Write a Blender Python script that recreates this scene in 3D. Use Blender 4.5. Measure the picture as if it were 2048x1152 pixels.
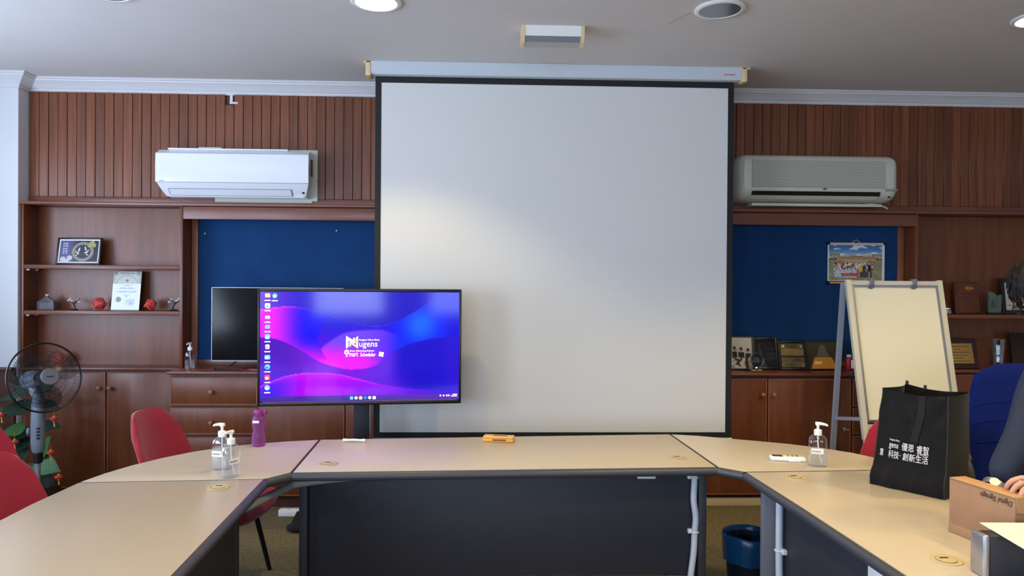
import bpy, bmesh, math, random
from mathutils import Vector, Matrix, noise
R = math.radians
random.seed(7)
for o in list(bpy.data.objects):
    bpy.data.objects.remove(o)
SC = bpy.context.scene
COL = SC.collection

# ------------------------------------------------------------------ camera
cam = bpy.data.cameras.new('camera')
cam.sensor_width = 36.0
cam.lens = 36.0 * 1430.0 / 2048.0
cam.clip_start = 0.05
co = bpy.data.objects.new('camera', cam)
COL.objects.link(co)
yaw, pitch, roll = R(-2.05), R(-0.33), R(0.41)
fw = Vector((-math.sin(yaw) * math.cos(pitch), math.cos(yaw) * math.cos(pitch), math.sin(pitch)))
r0 = Vector((math.cos(yaw), math.sin(yaw), 0)); u0 = r0.cross(fw)
rt = r0 * math.cos(roll) + u0 * math.sin(roll)
up = u0 * math.cos(roll) - r0 * math.sin(roll)
m = Matrix((rt, up, -fw)).transposed().to_4x4()
m.translation = (0, 0, 1.55)
co.matrix_world = m
SC.camera = co

# ------------------------------------------------------------------ world, lights, exposure
w = bpy.data.worlds.new('world'); SC.world = w
w.use_nodes = True
w.node_tree.nodes['Background'].inputs[0].default_value = (0.55, 0.68, 1.0, 1)
w.node_tree.nodes['Background'].inputs[1].default_value = 0.6
SC.view_settings.view_transform = 'Standard'
SC.view_settings.look = 'None'
SC.view_settings.gamma = 1.0
SC.view_settings.use_curve_mapping = False
SC.view_settings.exposure = 0.0

def area(name, loc, direction, sx, sy, power, color):
    l = bpy.data.lights.new(name, 'AREA'); l.shape = 'RECTANGLE'
    l.size = sx; l.size_y = sy; l.energy = power; l.color = color
    o = bpy.data.objects.new(name, l); COL.objects.link(o)
    o.location = loc
    o.rotation_euler = Vector(direction).to_track_quat('-Z', 'Z').to_euler()
    return o
def spot(name, loc, target, angle, blend, power, color, rad=0.08):
    l = bpy.data.lights.new(name, 'SPOT'); l.spot_size = R(angle); l.spot_blend = blend
    l.energy = power; l.color = color; l.shadow_soft_size = rad
    o = bpy.data.objects.new(name, l); COL.objects.link(o)
    o.location = loc
    o.rotation_euler = (Vector(target) - Vector(loc)).to_track_quat('-Z', 'Y').to_euler()
    return o
DAY = (0.64, 0.77, 1.0)
WARM = (1.0, 0.74, 0.34)
# daylight through the two windows of the left wall and the four of the rear wall
area('daylight_left_near', (-4.02, 0.6, 1.75), (1, 0, 0.5), 1.9, 1.5, 160, DAY)
area('daylight_left_far', (-4.02, 3.2, 1.75), (1, 0, 0.5), 1.9, 1.5, 95, DAY)
for x, p in ((-2.6, 80), (-0.6, 70), (1.3, 46), (3.2, 10)):
    area('daylight_rear', (x, -3.62, 1.7), (0, 1, 0.35), 1.1, 1.4, p, DAY)
# recessed ceiling lamps (their own cut-off angle gives the cones)
LAMPS = [(-0.57, 3.66, 95, 114), (2.92, 3.70, 60, 112), (-0.57, 2.3, 35, 122), (1.2, 2.3, 125, 126), (2.9, 2.5, 150, 126), (-0.57, 0.9, 45, 116), (1.2, 0.9, 80, 116), (2.7, 0.9, 80, 116)]
for x, y, p, a in LAMPS:
    spot('lamp_glow', (x, y, 2.965), (x, y, 0), a, 0.4, p, WARM, 0.09)

# ------------------------------------------------------------------ helpers
def lin(c):
    return tuple(((v / 255.0) / 12.92 if v <= 10.31 else ((v / 255.0 + 0.055) / 1.055) ** 2.4) for v in c)
def newmat(name):
    m = bpy.data.materials.new(name); m.use_nodes = True
    return m, m.node_tree, m.node_tree.nodes['Principled BSDF']
def mat(name, rgb, rough=0.5, metal=0.0, spec=0.5, var=0.0, scale=8.0, bump=0.0, bscale=60.0, coat=0.0, sheen=0.0):
    m, t, b = newmat(name)
    b.inputs['Base Color'].default_value = (*lin(rgb), 1)
    b.inputs['Roughness'].default_value = rough
    b.inputs['Metallic'].default_value = metal
    b.inputs['Specular IOR Level'].default_value = spec
    b.inputs['Coat Weight'].default_value = coat
    b.inputs['Sheen Weight'].default_value = sheen
    if var or bump:
        tc = t.nodes.new('ShaderNodeTexCoord')
    if var:
        n = t.nodes.new('ShaderNodeTexNoise'); n.inputs['Scale'].default_value = scale; n.inputs['Detail'].default_value = 5
        t.links.new(tc.outputs['Object'], n.inputs['Vector'])
        r = t.nodes.new('ShaderNodeValToRGB')
        c = lin(rgb)
        r.color_ramp.elements[0].position = 0.3; r.color_ramp.elements[1].position = 0.7
        r.color_ramp.elements[0].color = (*[v * (1 - var) for v in c], 1)
        r.color_ramp.elements[1].color = (*[min(1, v * (1 + var)) for v in c], 1)
        t.links.new(n.outputs['Fac'], r.inputs['Fac']); t.links.new(r.outputs['Color'], b.inputs['Base Color'])
    if bump:
        n2 = t.nodes.new('ShaderNodeTexNoise'); n2.inputs['Scale'].default_value = bscale; n2.inputs['Detail'].default_value = 4
        t.links.new(tc.outputs['Object'], n2.inputs['Vector'])
        bp = t.nodes.new('ShaderNodeBump'); bp.inputs['Strength'].default_value = bump; bp.inputs['Distance'].default_value = 0.004
        t.links.new(n2.outputs['Fac'], bp.inputs['Height']); t.links.new(bp.outputs['Normal'], b.inputs['Normal'])
    return m
def wood(name, c1, c2, rough=0.38, grain=(26, 26, 1.2), rnd=0.25, bump=0.08):
    m, t, b = newmat(name)
    tc = t.nodes.new('ShaderNodeTexCoord'); oi = t.nodes.new('ShaderNodeObjectInfo')
    mp = t.nodes.new('ShaderNodeMapping'); mp.inputs['Scale'].default_value = grain
    mul = t.nodes.new('ShaderNodeMath'); mul.operation = 'MULTIPLY'; mul.inputs[1].default_value = 37.0
    t.links.new(oi.outputs['Random'], mul.inputs[0])
    add = t.nodes.new('ShaderNodeVectorMath'); add.operation = 'ADD'
    t.links.new(tc.outputs['Object'], mp.inputs['Vector'])
    t.links.new(mp.outputs['Vector'], add.inputs[0]); t.links.new(mul.outputs[0], add.inputs[1])
    n = t.nodes.new('ShaderNodeTexNoise'); n.inputs['Scale'].default_value = 1.6; n.inputs['Detail'].default_value = 7
    n.inputs['Roughness'].default_value = 0.62; n.inputs['Distortion'].default_value = 0.5
    t.links.new(add.outputs[0], n.inputs['Vector'])
    r = t.nodes.new('ShaderNodeValToRGB')
    r.color_ramp.elements[0].position = 0.32; r.color_ramp.elements[1].position = 0.68
    r.color_ramp.elements[0].color = (*lin(c1), 1); r.color_ramp.elements[1].color = (*lin(c2), 1)
    t.links.new(n.outputs['Fac'], r.inputs['Fac'])
    mr = t.nodes.new('ShaderNodeMapRange'); mr.inputs['To Min'].default_value = 1 - rnd; mr.inputs['To Max'].default_value = 1 + rnd
    t.links.new(oi.outputs['Random'], mr.inputs['Value'])
    mx = t.nodes.new('ShaderNodeVectorMath'); mx.operation = 'SCALE'
    t.links.new(r.outputs['Color'], mx.inputs[0]); t.links.new(mr.outputs['Result'], mx.inputs['Scale'])
    t.links.new(mx.outputs[0], b.inputs['Base Color'])
    b.inputs['Roughness'].default_value = rough
    bp = t.nodes.new('ShaderNodeBump'); bp.inputs['Strength'].default_value = bump; bp.inputs['Distance'].default_value = 0.003
    t.links.new(n.outputs['Fac'], bp.inputs['Height']); t.links.new(bp.outputs['Normal'], b.inputs['Normal'])
    return m
def clear(name, rgb, fac=0.85, rough=0.03, edge=0.85, solid=False):
    """thin clear plastic or glass: mostly see-through, tinted, with a sharp skin reflection"""
    m = bpy.data.materials.new(name); m.use_nodes = True
    t = m.node_tree; t.nodes.clear()
    out = t.nodes.new('ShaderNodeOutputMaterial')
    tr = t.nodes.new('ShaderNodeBsdfTransparent'); tr.inputs['Color'].default_value = (*lin(rgb), 1)
    if solid:
        gl = t.nodes.new('ShaderNodeBsdfPrincipled'); gl.inputs['Base Color'].default_value = (*lin(rgb), 1)
    else:
        gl = t.nodes.new('ShaderNodeBsdfGlossy'); gl.inputs['Color'].default_value = (.9, .92, .94, 1)
    gl.inputs['Roughness'].default_value = rough
    lw = t.nodes.new('ShaderNodeLayerWeight'); lw.inputs['Blend'].default_value = 0.35
    mr = t.nodes.new('ShaderNodeMapRange'); mr.inputs['To Min'].default_value = 1 - fac; mr.inputs['To Max'].default_value = edge
    t.links.new(lw.outputs['Facing'], mr.inputs['Value'])
    mx = t.nodes.new('ShaderNodeMixShader')
    t.links.new(mr.outputs['Result'], mx.inputs['Fac']); t.links.new(tr.outputs[0], mx.inputs[1]); t.links.new(gl.outputs[0], mx.inputs[2])
    t.links.new(mx.outputs[0], out.inputs['Surface'])
    return m
def glow(name, rgb, strength):
    m, t, b = newmat(name)
    b.inputs['Base Color'].default_value = (*lin(rgb), 1)
    b.inputs['Emission Color'].default_value = (*lin(rgb), 1); b.inputs['Emission Strength'].default_value = strength
    return m
def attrmat(name, rough=0.5, emit=0.0, coat=0.0, base=1.0):
    m, t, b = newmat(name)
    a = t.nodes.new('ShaderNodeAttribute'); a.attribute_name = 'Col'
    if emit:
        b.inputs['Base Color'].default_value = (0.004, 0.004, 0.005, 1)
        t.links.new(a.outputs['Color'], b.inputs['Emission Color']); b.inputs['Emission Strength'].default_value = emit
    else:
        t.links.new(a.outputs['Color'], b.inputs['Base Color'])
    b.inputs['Roughness'].default_value = rough; b.inputs['Coat Weight'].default_value = coat
    b.inputs['Coat Roughness'].default_value = 0.03
    return m

def B():
    return bmesh.new()
def rootof(o):
    while o.parent: o = o.parent
    return o
def obj(name, bm, material, parent=None, world=False, smooth=True, ang=38, mod=None):
    """links one mesh; world=True: the bmesh is in world space and is moved into the parent's space"""
    if world and parent is not None:
        bmesh.ops.transform(bm, matrix=rootof(parent).matrix_basis.inverted(), verts=bm.verts)
    bmesh.ops.recalc_face_normals(bm, faces=bm.faces)
    me = bpy.data.meshes.new(name); bm.to_mesh(me); bm.free()
    if smooth:
        for p in me.polygons: p.use_smooth = True
        me.set_sharp_from_angle(angle=R(ang))
    if isinstance(material, (list, tuple)):
        for q in material: me.materials.append(q)
    else:
        me.materials.append(material)
    o = bpy.data.objects.new(name, me); COL.objects.link(o)
    if parent is not None: o.parent = parent
    return o
def bx(bm, x0, x1, y0, y1, z0, z1, bev=0.0, seg=2, M=None):
    g = bmesh.ops.create_cube(bm, size=1.0)
    vs = g['verts']
    for v in vs:
        v.co = Vector(((x0 + x1) / 2 + v.co.x * (x1 - x0), (y0 + y1) / 2 + v.co.y * (y1 - y0), (z0 + z1) / 2 + v.co.z * (z1 - z0)))
    if bev:
        es = list({e for v in vs for e in v.link_edges})
        r = bmesh.ops.bevel(bm, geom=es, offset=bev, segments=seg, affect='EDGES', profile=0.5)
        vs = list(set(r['verts']) | {v for v in vs if v.is_valid})
    if M is not None:
        bmesh.ops.transform(bm, matrix=M, verts=vs)
    return bm
def ring(bm, c, ax, r, seg, ref=None):
    ax = Vector(ax).normalized()
    if ref is None: ref = Vector((0, 0, 1)) if abs(ax.z) < 0.9 else Vector((1, 0, 0))
    a = ax.cross(ref).normalized(); b2 = ax.cross(a)
    return [bm.verts.new(Vector(c) + a * (r * math.cos(2 * math.pi * i / seg)) + b2 * (r * math.sin(2 * math.pi * i / seg))) for i in range(seg)]
def bridge(bm, A, Bv):
    n = len(A)
    for i in range(n):
        bm.faces.new((A[i], A[(i + 1) % n], Bv[(i + 1) % n], Bv[i]))
def cyl(bm, p0, p1, r0, r1=None, seg=16):
    r1 = r0 if r1 is None else r1
    p0, p1 = Vector(p0), Vector(p1); ax = p1 - p0
    A = ring(bm, p0, ax, r0, seg); C = ring(bm, p1, ax, r1, seg)
    bridge(bm, A, C); bm.faces.new(A[::-1]); bm.faces.new(C)
    return bm
def tube(bm, pts, r, seg=8):
    pts = [Vector(p) for p in pts]; n = len(pts)
    rs = r if isinstance(r, (list, tuple)) else [r] * n
    prev = None; ref = None
    first = None
    for i, p in enumerate(pts):
        d = (pts[min(i + 1, n - 1)] - pts[max(i - 1, 0)]).normalized()
        if ref is None:
            ref = Vector((0, 0, 1)) if abs(d.z) < 0.9 else Vector((1, 0, 0))
        a = d.cross(ref).normalized(); ref = a.cross(d).normalized()
        rg = [bm.verts.new(p + a * (rs[i] * math.cos(2 * math.pi * k / seg)) + ref * (rs[i] * math.sin(2 * math.pi * k / seg))) for k in range(seg)]
        if prev: bridge(bm, prev, rg)
        else: first = rg
        prev = rg
    bm.faces.new(first[::-1]); bm.faces.new(prev)
    return bm
def smoothpath(pts, n=8):
    """Catmull-Rom through the points"""
    P = [Vector(p) for p in pts]; out = []
    for i in range(len(P) - 1):
        a, b, c, d = P[max(i - 1, 0)], P[i], P[i + 1], P[min(i + 2, len(P) - 1)]
        for k in range(n):
            t = k / n
            out.append(0.5 * ((2 * b) + (c - a) * t + (2 * a - 5 * b + 4 * c - d) * t * t + (3 * b - a - 3 * c + d) * t ** 3))
    out.append(P[-1])
    return out
def lathe(bm, prof, seg=24, c=(0, 0, 0), sx=1.0, sy=1.0, cap=True):
    rows = []
    for r, z in prof:
        rows.append([bm.verts.new((c[0] + sx * r * math.cos(2 * math.pi * i / seg), c[1] + sy * r * math.sin(2 * math.pi * i / seg), c[2] + z)) for i in range(seg)])
    for a, b2 in zip(rows, rows[1:]): bridge(bm, a, b2)
    if cap:
        bm.faces.new(rows[0][::-1]); bm.faces.new(rows[-1])
    return bm
def prism(bm, poly, z0, z1, M=None, bev=0.0):
    A = [bm.verts.new((x, y, z0)) for x, y in poly]; C = [bm.verts.new((x, y, z1)) for x, y in poly]
    bridge(bm, A, C); f0 = bm.faces.new(A[::-1]); f1 = bm.faces.new(C)
    vs = A + C
    if bev:
        es = list(set(f0.edges) | set(f1.edges))
        r = bmesh.ops.bevel(bm, geom=es, offset=bev, segments=2, affect='EDGES', profile=0.5)
        vs = list(set(r['verts']) | {v for v in vs if v.is_valid})
    if M is not None: bmesh.ops.transform(bm, matrix=M, verts=vs)
    return bm
def prof_x(bm, prof, x0, x1, taper=None):
    """extrude a (y,z) profile along x"""
    A = [bm.verts.new((x0 + (taper[i] if taper else 0), y, z)) for i, (y, z) in enumerate(prof)]
    C = [bm.verts.new((x1 - (taper[i] if taper else 0), y, z)) for i, (y, z) in enumerate(prof)]
    bridge(bm, A, C); bm.faces.new(A[::-1]); bm.faces.new(C)
    return bm
def ball(bm, c, rx, ry=None, rz=None, u=16, v=10, M=None):
    ry = rx if ry is None else ry; rz = rx if rz is None else rz
    g = bmesh.ops.create_uvsphere(bm, u_segments=u, v_segments=v, radius=1.0)
    T = Matrix.Translation(c) @ (M or Matrix()) @ Matrix.Diagonal((rx, ry, rz, 1))
    bmesh.ops.transform(bm, matrix=T, verts=g['verts'])
    return bm
def torus(bm, c, ax, Rr, r, seg=48, ms=8):
    ax = Vector(ax).normalized(); ref = Vector((0, 0, 1)) if abs(ax.z) < 0.9 else Vector((1, 0, 0))
    a = ax.cross(ref).normalized(); b2 = ax.cross(a)
    rows = []
    for i in range(seg):
        t = 2 * math.pi * i / seg; d = a * math.cos(t) + b2 * math.sin(t)
        rows.append([bm.verts.new(Vector(c) + d * (Rr + r * math.cos(2 * math.pi * k / ms)) + ax * (r * math.sin(2 * math.pi * k / ms))) for k in range(ms)])
    for i in range(seg): bridge(bm, rows[i], rows[(i + 1) % seg])
    return bm
def thing(name, label, cat, loc=(0, 0, 0), rz=0.0, group=None):
    o = bpy.data.objects.new(name, None); COL.objects.link(o)
    o.empty_display_size = 0.1
    o.location = loc; o.rotation_euler = (0, 0, rz)
    o.matrix_basis = Matrix.Translation(loc) @ Matrix.Rotation(rz, 4, 'Z')
    o['label'] = label; o['category'] = cat
    if group: o['group'] = group
    return o
def struct(name, bm, material, **k):
    o = obj(name, bm, material, **k); o['kind'] = 'structure'; return o
def copytree(o, parent=None):
    c = o.copy(); COL.objects.link(c)
    if parent is not None:
        c.parent = parent
    for ch in list(o.children): copytree(ch, c)
    return c
def picture(name, w, h, nx, ny, fn, material, parent=None, M=None, world=False):
    """a printed or lit flat picture: a fine grid in local x,z coloured by fn(u, v from the top) in sRGB"""
    bm = B(); vs = []
    for j in range(ny + 1):
        for i in range(nx + 1):
            vs.append(bm.verts.new((w * i / nx - w / 2, 0, h - h * j / ny)))
    for j in range(ny):
        for i in range(nx):
            a = j * (nx + 1) + i
            bm.faces.new((vs[a], vs[a + nx + 1], vs[a + nx + 2], vs[a + 1]))
    if M is not None: bmesh.ops.transform(bm, matrix=M, verts=bm.verts)
    if world and parent is not None:
        bmesh.ops.transform(bm, matrix=rootof(parent).matrix_basis.inverted(), verts=bm.verts)
    me = bpy.data.meshes.new(name); bm.to_mesh(me); bm.free()
    ca = me.color_attributes.new('Col', 'FLOAT_COLOR', 'POINT')
    k = 0
    for j in range(ny + 1):
        for i in range(nx + 1):
            ca.data[k].color = (*lin(fn(i / nx, j / ny)), 1); k += 1
    me.materials.append(material)
    o = bpy.data.objects.new(name, me); COL.objects.link(o)
    if parent is not None: o.parent = parent
    return o
def text(name, s, size, M, material, parent=None, align='LEFT', ext=0.0006, world=False, shear=0.0, sx=1.0):
    cu = bpy.data.curves.new(name, 'FONT'); cu.body = s; cu.size = size; cu.align_x = align; cu.extrude = ext; cu.shear = shear
    cu.resolution_u = 3
    t = bpy.data.objects.new(name, cu); COL.objects.link(t)
    dg = bpy.context.evaluated_depsgraph_get()
    me = bpy.data.meshes.new_from_object(t.evaluated_get(dg))
    bpy.data.objects.remove(t); bpy.data.curves.remove(cu)
    me.transform(Matrix.Diagonal((sx, 1, 1, 1)))
    me.transform(M)
    if world and parent is not None: me.transform(rootof(parent).matrix_basis.inverted())
    me.materials.clear(); me.materials.append(material)
    o = bpy.data.objects.new(name, me); COL.objects.link(o)
    if parent is not None: o.parent = parent
    return o
def frameM(origin, xdir, updir):
    """text/picture frame: local x -> xdir, local y -> updir, local z -> normal"""
    x = Vector(xdir).normalized(); y = Vector(updir); y = (y - x * y.dot(x)).normalized(); z = x.cross(y)
    M = Matrix((x, y, z)).transposed().to_4x4(); M.translation = origin
    return M
def mixc(a, b, t):
    t = max(0.0, min(1.0, t)); return tuple(a[i] + (b[i] - a[i]) * t for i in range(3))
def sm(a, b, x):
    t = max(0.0, min(1.0, (x - a) / (b - a))); return t * t * (3 - 2 * t)
def curve(pts, x):
    """smooth interpolation through (x,y) points"""
    if x <= pts[0][0]: return pts[0][1]
    for i in range(len(pts) - 1):
        if x <= pts[i + 1][0]:
            p0 = pts[max(i - 1, 0)]; p1 = pts[i]; p2 = pts[i + 1]; p3 = pts[min(i + 2, len(pts) - 1)]
            t = (x - p1[0]) / (p2[0] - p1[0])
            m1 = (p2[1] - p0[1]) / (p2[0] - p0[0]) * (p2[0] - p1[0]); m2 = (p3[1] - p1[1]) / (p3[0] - p1[0]) * (p2[0] - p1[0])
            return (2 * t ** 3 - 3 * t * t + 1) * p1[1] + (t ** 3 - 2 * t * t + t) * m1 + (-2 * t ** 3 + 3 * t * t) * p2[1] + (t ** 3 - t * t) * m2
    return pts[-1][1]

# ------------------------------------------------------------------ materials
M_ceil = mat('painted_ceiling', (206, 203, 200), 0.9, var=0.03, scale=1.5, bump=0.06, bscale=14)
M_white = mat('white_paint', (214, 215, 217), 0.7, var=0.02, scale=3)
M_crown = mat('crown_paint', (216, 216, 218), 0.55)
M_wall = mat('plaster_wall', (196, 192, 186), 0.85, var=0.03)
M_plank = wood('panel_wood', (98, 52, 30), (132, 76, 46), 0.36, (30, 30, 1.0), 0.20)
M_wood = wood('mahogany', (98, 50, 27), (122, 67, 36), 0.34, (14, 14, 0.9), 0.05)
M_woodh = wood('mahogany_lengthwise', (108, 60, 44), (130, 76, 56), 0.32, (0.9, 14, 14), 0.05)
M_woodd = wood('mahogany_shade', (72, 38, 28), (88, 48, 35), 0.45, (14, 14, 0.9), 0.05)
M_lip = wood('edge_lipping', (132, 82, 58), (150, 98, 72), 0.35, (8, 8, 2), 0.03)
M_knob = mat('turned_knob_wood', (150, 92, 58), 0.35, var=0.12, scale=30)
M_blue = mat('blue_felt', (26, 62, 108), 0.95, var=0.08, scale=5, bump=0.2, bscale=300, spec=0.15)
M_carpet = mat('carpet', (112, 102, 76), 0.98, var=0.25, scale=45, bump=0.6, bscale=160, spec=0.1)
M_cream = mat('cream_skirting', (196, 182, 146), 0.5)
M_black = mat('black_plastic', (16, 16, 18), 0.35)
M_blackm = mat('black_matt', (14, 14, 17), 0.7)
M_screen = mat('screen_cloth', (212, 212, 208), 0.75, var=0.012, scale=0.9, bump=0.05, bscale=2.0)
M_alu = mat('aluminium', (176, 178, 182), 0.35, 0.85)
M_acw = mat('glossy_white_plastic', (232, 234, 240), 0.12, coat=0.5)
M_acg = mat('aged_white_plastic', (206, 206, 190), 0.4)
M_acgd = mat('grille_shadow_grey', (142, 143, 132), 0.6)
M_cream2 = mat('yellowed_plastic', (222, 198, 150), 0.5)
M_greyp = mat('grey_plastic', (120, 124, 132), 0.45)
M_dgrey = mat('charcoal_laminate', (44, 46, 54), 0.55, var=0.05, scale=20, bump=0.05, bscale=300)
M_bump = mat('grey_bumper', (62, 63, 70), 0.42, bump=0.06, bscale=400)
M_legg = mat('grey_leg', (112, 114, 122), 0.5)
M_table = mat('beige_laminate', (190, 178, 158), 0.33, var=0.015, scale=60, bump=0.04, bscale=700)
M_whitep = mat('white_plastic', (232, 232, 228), 0.35)
M_pump = mat('pump_white', (240, 240, 236), 0.4)
M_label = mat('paper_label', (240, 238, 232), 0.7)
M_ink = mat('ink', (22, 22, 26), 0.6)
M_red = mat('crimson_fabric', (156, 18, 42), 0.9, var=0.05, scale=120, bump=0.15, bscale=500, sheen=0.3)
M_chairb = mat('blue_fabric', (10, 28, 96), 0.95, var=0.05, scale=100, bump=0.15, bscale=500, spec=.2)
M_legb = mat('black_metal', (18, 16, 18), 0.4, 0.3)
M_clear = clear('clear_plastic', (250, 251, 252), 0.95, edge=.45)
M_gel = clear('clear_gel', (246, 248, 251), 0.94, 0.05, edge=.30, solid=True)
M_glass = clear('clear_glass', (240, 244, 244), 0.9, 0.02, edge=.5)
M_smoke = clear('smoked_plastic', (190, 194, 198), 0.95, 0.25, edge=.15)
M_glassb = clear('grey_glass', (150, 150, 158), 0.72, 0.08, edge=.6, solid=True)
M_purple = clear('purple_plastic', (214, 134, 208), 0.82, 0.08, edge=.5, solid=True)
M_purplec = mat('purple_cap', (132, 44, 116), 0.35)
M_gold = mat('brass_plate', (186, 150, 84), 0.35, 0.5)
M_card = mat('cardboard', (160, 122, 90), 0.85, var=0.05, scale=25)
M_cardl = mat('cardboard_fold', (176, 138, 100), 0.85, var=0.04, scale=25)
M_bagf = mat('black_nonwoven', (20, 20, 22), 0.85, bump=0.25, bscale=220, sheen=0.15)
M_tape = mat('bag_webbing', (44, 44, 46), 0.8, bump=0.3, bscale=500)
M_bagw = mat('bag_print_white', (232, 232, 232), 0.7)
M_skin = mat('skin', (206, 152, 122), 0.5, var=0.05, scale=20)
M_hair = mat('black_hair', (9, 8, 8), 0.55, spec=.25, var=0.25, scale=40)
M_navy = mat('navy_jacket', (30, 42, 66), 0.85, var=0.08, scale=30, bump=0.2, bscale=60)
M_trous = mat('dark_trousers', (30, 30, 34), 0.9)
M_leaf = mat('artificial_leaf', (44, 94, 34), 0.5, var=0.3, scale=14)
M_leafd = mat('dark_leaf', (20, 44, 28), 0.55, var=0.3, scale=14)
M_stem = mat('vine_stem', (84, 66, 44), 0.8)
M_lant = mat('red_lantern', (186, 24, 22), 0.5, sheen=0.2)
M_lantg = mat('gold_tassel', (222, 170, 66), 0.4, 0.3)
M_bin = mat('bin_plastic', (22, 34, 48), 0.5)
M_liner = mat('blue_liner', (26, 82, 130), 0.25, bump=0.7, bscale=26)
M_conduit = mat('white_conduit', (196, 204, 214), 0.5, bump=0.1, bscale=80)
M_trunk = mat('grey_trunking', (150, 158, 160), 0.5)
M_yel = mat('amber_box', (224, 158, 62), 0.5)
M_paper = mat('white_paper', (240, 236, 222), 0.8)
M_wb = mat('whiteboard_face', (236, 232, 206), 0.16, var=0.01, scale=2)
M_grom = mat('beige_grommet', (188, 172, 132), 0.45)
M_plaque = wood('plaque_wood', (70, 34, 22), (96, 50, 32), 0.25, (10, 10, 1.5), 0.02)
M_chrome = mat('chrome', (200, 200, 204), 0.15, 1.0)
M_lampin = mat('lamp_reflector', (150, 152, 160), 0.22, 0.9)
M_pic = attrmat('printed_picture', 0.35)
M_picg = attrmat('glazed_picture', 0.25, coat=0.0)
M_picg.node_tree.nodes['Principled BSDF'].inputs['Specular IOR Level'].default_value = 0.25

# ------------------------------------------------------------------ room shell
XL, XR, YR, YB, ZC = -3.9, 4.9, -3.5, 5.32, 2.98
bm = B(); bx(bm, XL - .2, XR + .2, YR - .2, YB + .2, -0.1, 0.0); struct('floor', bm, M_carpet)
bm = B(); bx(bm, XL - .2, XR + .2, YR - .2, YB + .2, ZC, ZC + 0.12); struct('ceiling', bm, M_ceil)
bm = B(); bx(bm, XL - .2, XR + .2, YB, YB + 0.2, 0, ZC); WB = struct('wall_back', bm, M_wall)
bm = B(); bx(bm, XR, XR + .2, YR, YB, 0, ZC); struct('wall_right', bm, M_wall)
# left wall and rear wall with window openings
def holed_wall(name, horiz, fixed, a0, a1, thick, wins, zs):
    bm = B(); prev = a0
    def part(s0, s1, z0, z1):
        if s1 - s0 < 1e-4: return
        if horiz: bx(bm, s0, s1, fixed, fixed + thick, z0, z1)
        else: bx(bm, fixed, fixed + thick, s0, s1, z0, z1)
    for s0, s1 in wins:
        part(prev, s0, 0, ZC); part(s0, s1, 0, zs[0]); part(s0, s1, zs[1], ZC); prev = s1
    part(prev, a1, 0, ZC)
    return struct(name, bm, M_white)
WL = holed_wall('wall_left', False, XL - .2, YR, YB, .2, [(-0.4, 1.6), (2.2, 4.2)], (0.95, 2.55))
WR = holed_wall('wall_rear', True, YR - .2, XL, XR, .2, [(-3.2, -2.0), (-1.2, 0.0), (0.7, 1.9), (2.6, 3.8)], (0.95, 2.45))
wn = 1
for y0, y1 in ((-0.4, 1.6), (2.2, 4.2)):
    bm = B()
    for a, b2 in ((y0, y0 + .05), (y1 - .05, y1), ((y0 + y1) / 2 - .025, (y0 + y1) / 2 + .025)): bx(bm, XL - .06, XL - .02, a, b2, .95, 2.55)
    for a, b2 in ((.95, 1.0), (2.5, 2.55)): bx(bm, XL - .06, XL - .02, y0, y1, a, b2)
    struct('window_%d' % wn, bm, M_alu); wn += 1
for x0, x1 in ((-3.2, -2.0), (-1.2, 0.0), (0.7, 1.9), (2.6, 3.8)):
    bm = B()
    for a, b2 in ((x0, x0 + .05), (x1 - .05, x1), ((x0 + x1) / 2 - .04, (x0 + x1) / 2 + .04)): bx(bm, a, b2, YR - .06, YR - .02, .95, 2.45)
    for a, b2 in ((.95, 1.0), (2.4, 2.45)): bx(bm, x0, x1, YR - .06, YR - .02, a, b2)
    struct('window_%d' % wn, bm, M_alu); wn += 1
# pier at the left end of the back wall
PX, PY = -3.266, 5.106
bm = B(); bx(bm, XL, PX, PY, YB, 0, ZC); obj('pier', bm, M_white, WL)
# crown moulding: stepped cove, along the panelled wall and round the pier
def crown_prof(y, zb):
    h = ZC - zb
    return [(y, zb), (y - .012, zb), (y - .012, zb + .010), (y - .018, zb + .012), (y - .018, zb + .020), (y - .024, zb + .022), (y - .036, zb + .030),
            (y - .052, zb + .045), (y - .056, zb + .047), (y - .070, zb + .058), (y - .088, zb + .066), (y - .090, zb + .073), (y - .104, zb + .075), (y - .104, zb + .081), (y - .112, zb + .083), (y - .112, ZC), (y, ZC)]
PANEL = 5.236
bm = B(); prof_x(bm, crown_prof(PANEL, 2.893), PX, XR); struct('trim_1', bm, M_crown, ang=25)
bm = B(); prof_x(bm, crown_prof(PY, 2.893), XL, PX + .112)
# mitre the pier crown end, then its return along the pier side
for v in bm.verts:
    if v.co.x > PX: v.co.x = PX + (PY - v.co.y)
prf = crown_prof(0, 2.893)
A = [bm.verts.new((PX - y, PY + y, z)) for y, z in prf]; C = [bm.verts.new((PX - y, PANEL - .0, z)) for y, z in prf]
bridge(bm, A, C); bm.faces.new(A[::-1]); bm.faces.new(C)
struct('trim_2', bm, M_crown, ang=25)
# ledge over the wall unit with a plain rail behind it
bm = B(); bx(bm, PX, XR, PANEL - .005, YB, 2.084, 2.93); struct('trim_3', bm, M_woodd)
bm = B(); bx(bm, PX + .001, XR, 5.10, PANEL - .004, 2.083, 2.104, .006); struct('trim_4', bm, M_woodh)
bm = B(); bx(bm, PX + .001, XR, PANEL - .024, PANEL - .004, 2.104, 2.150, .003); struct('trim_5', bm, M_woodh)
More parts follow.
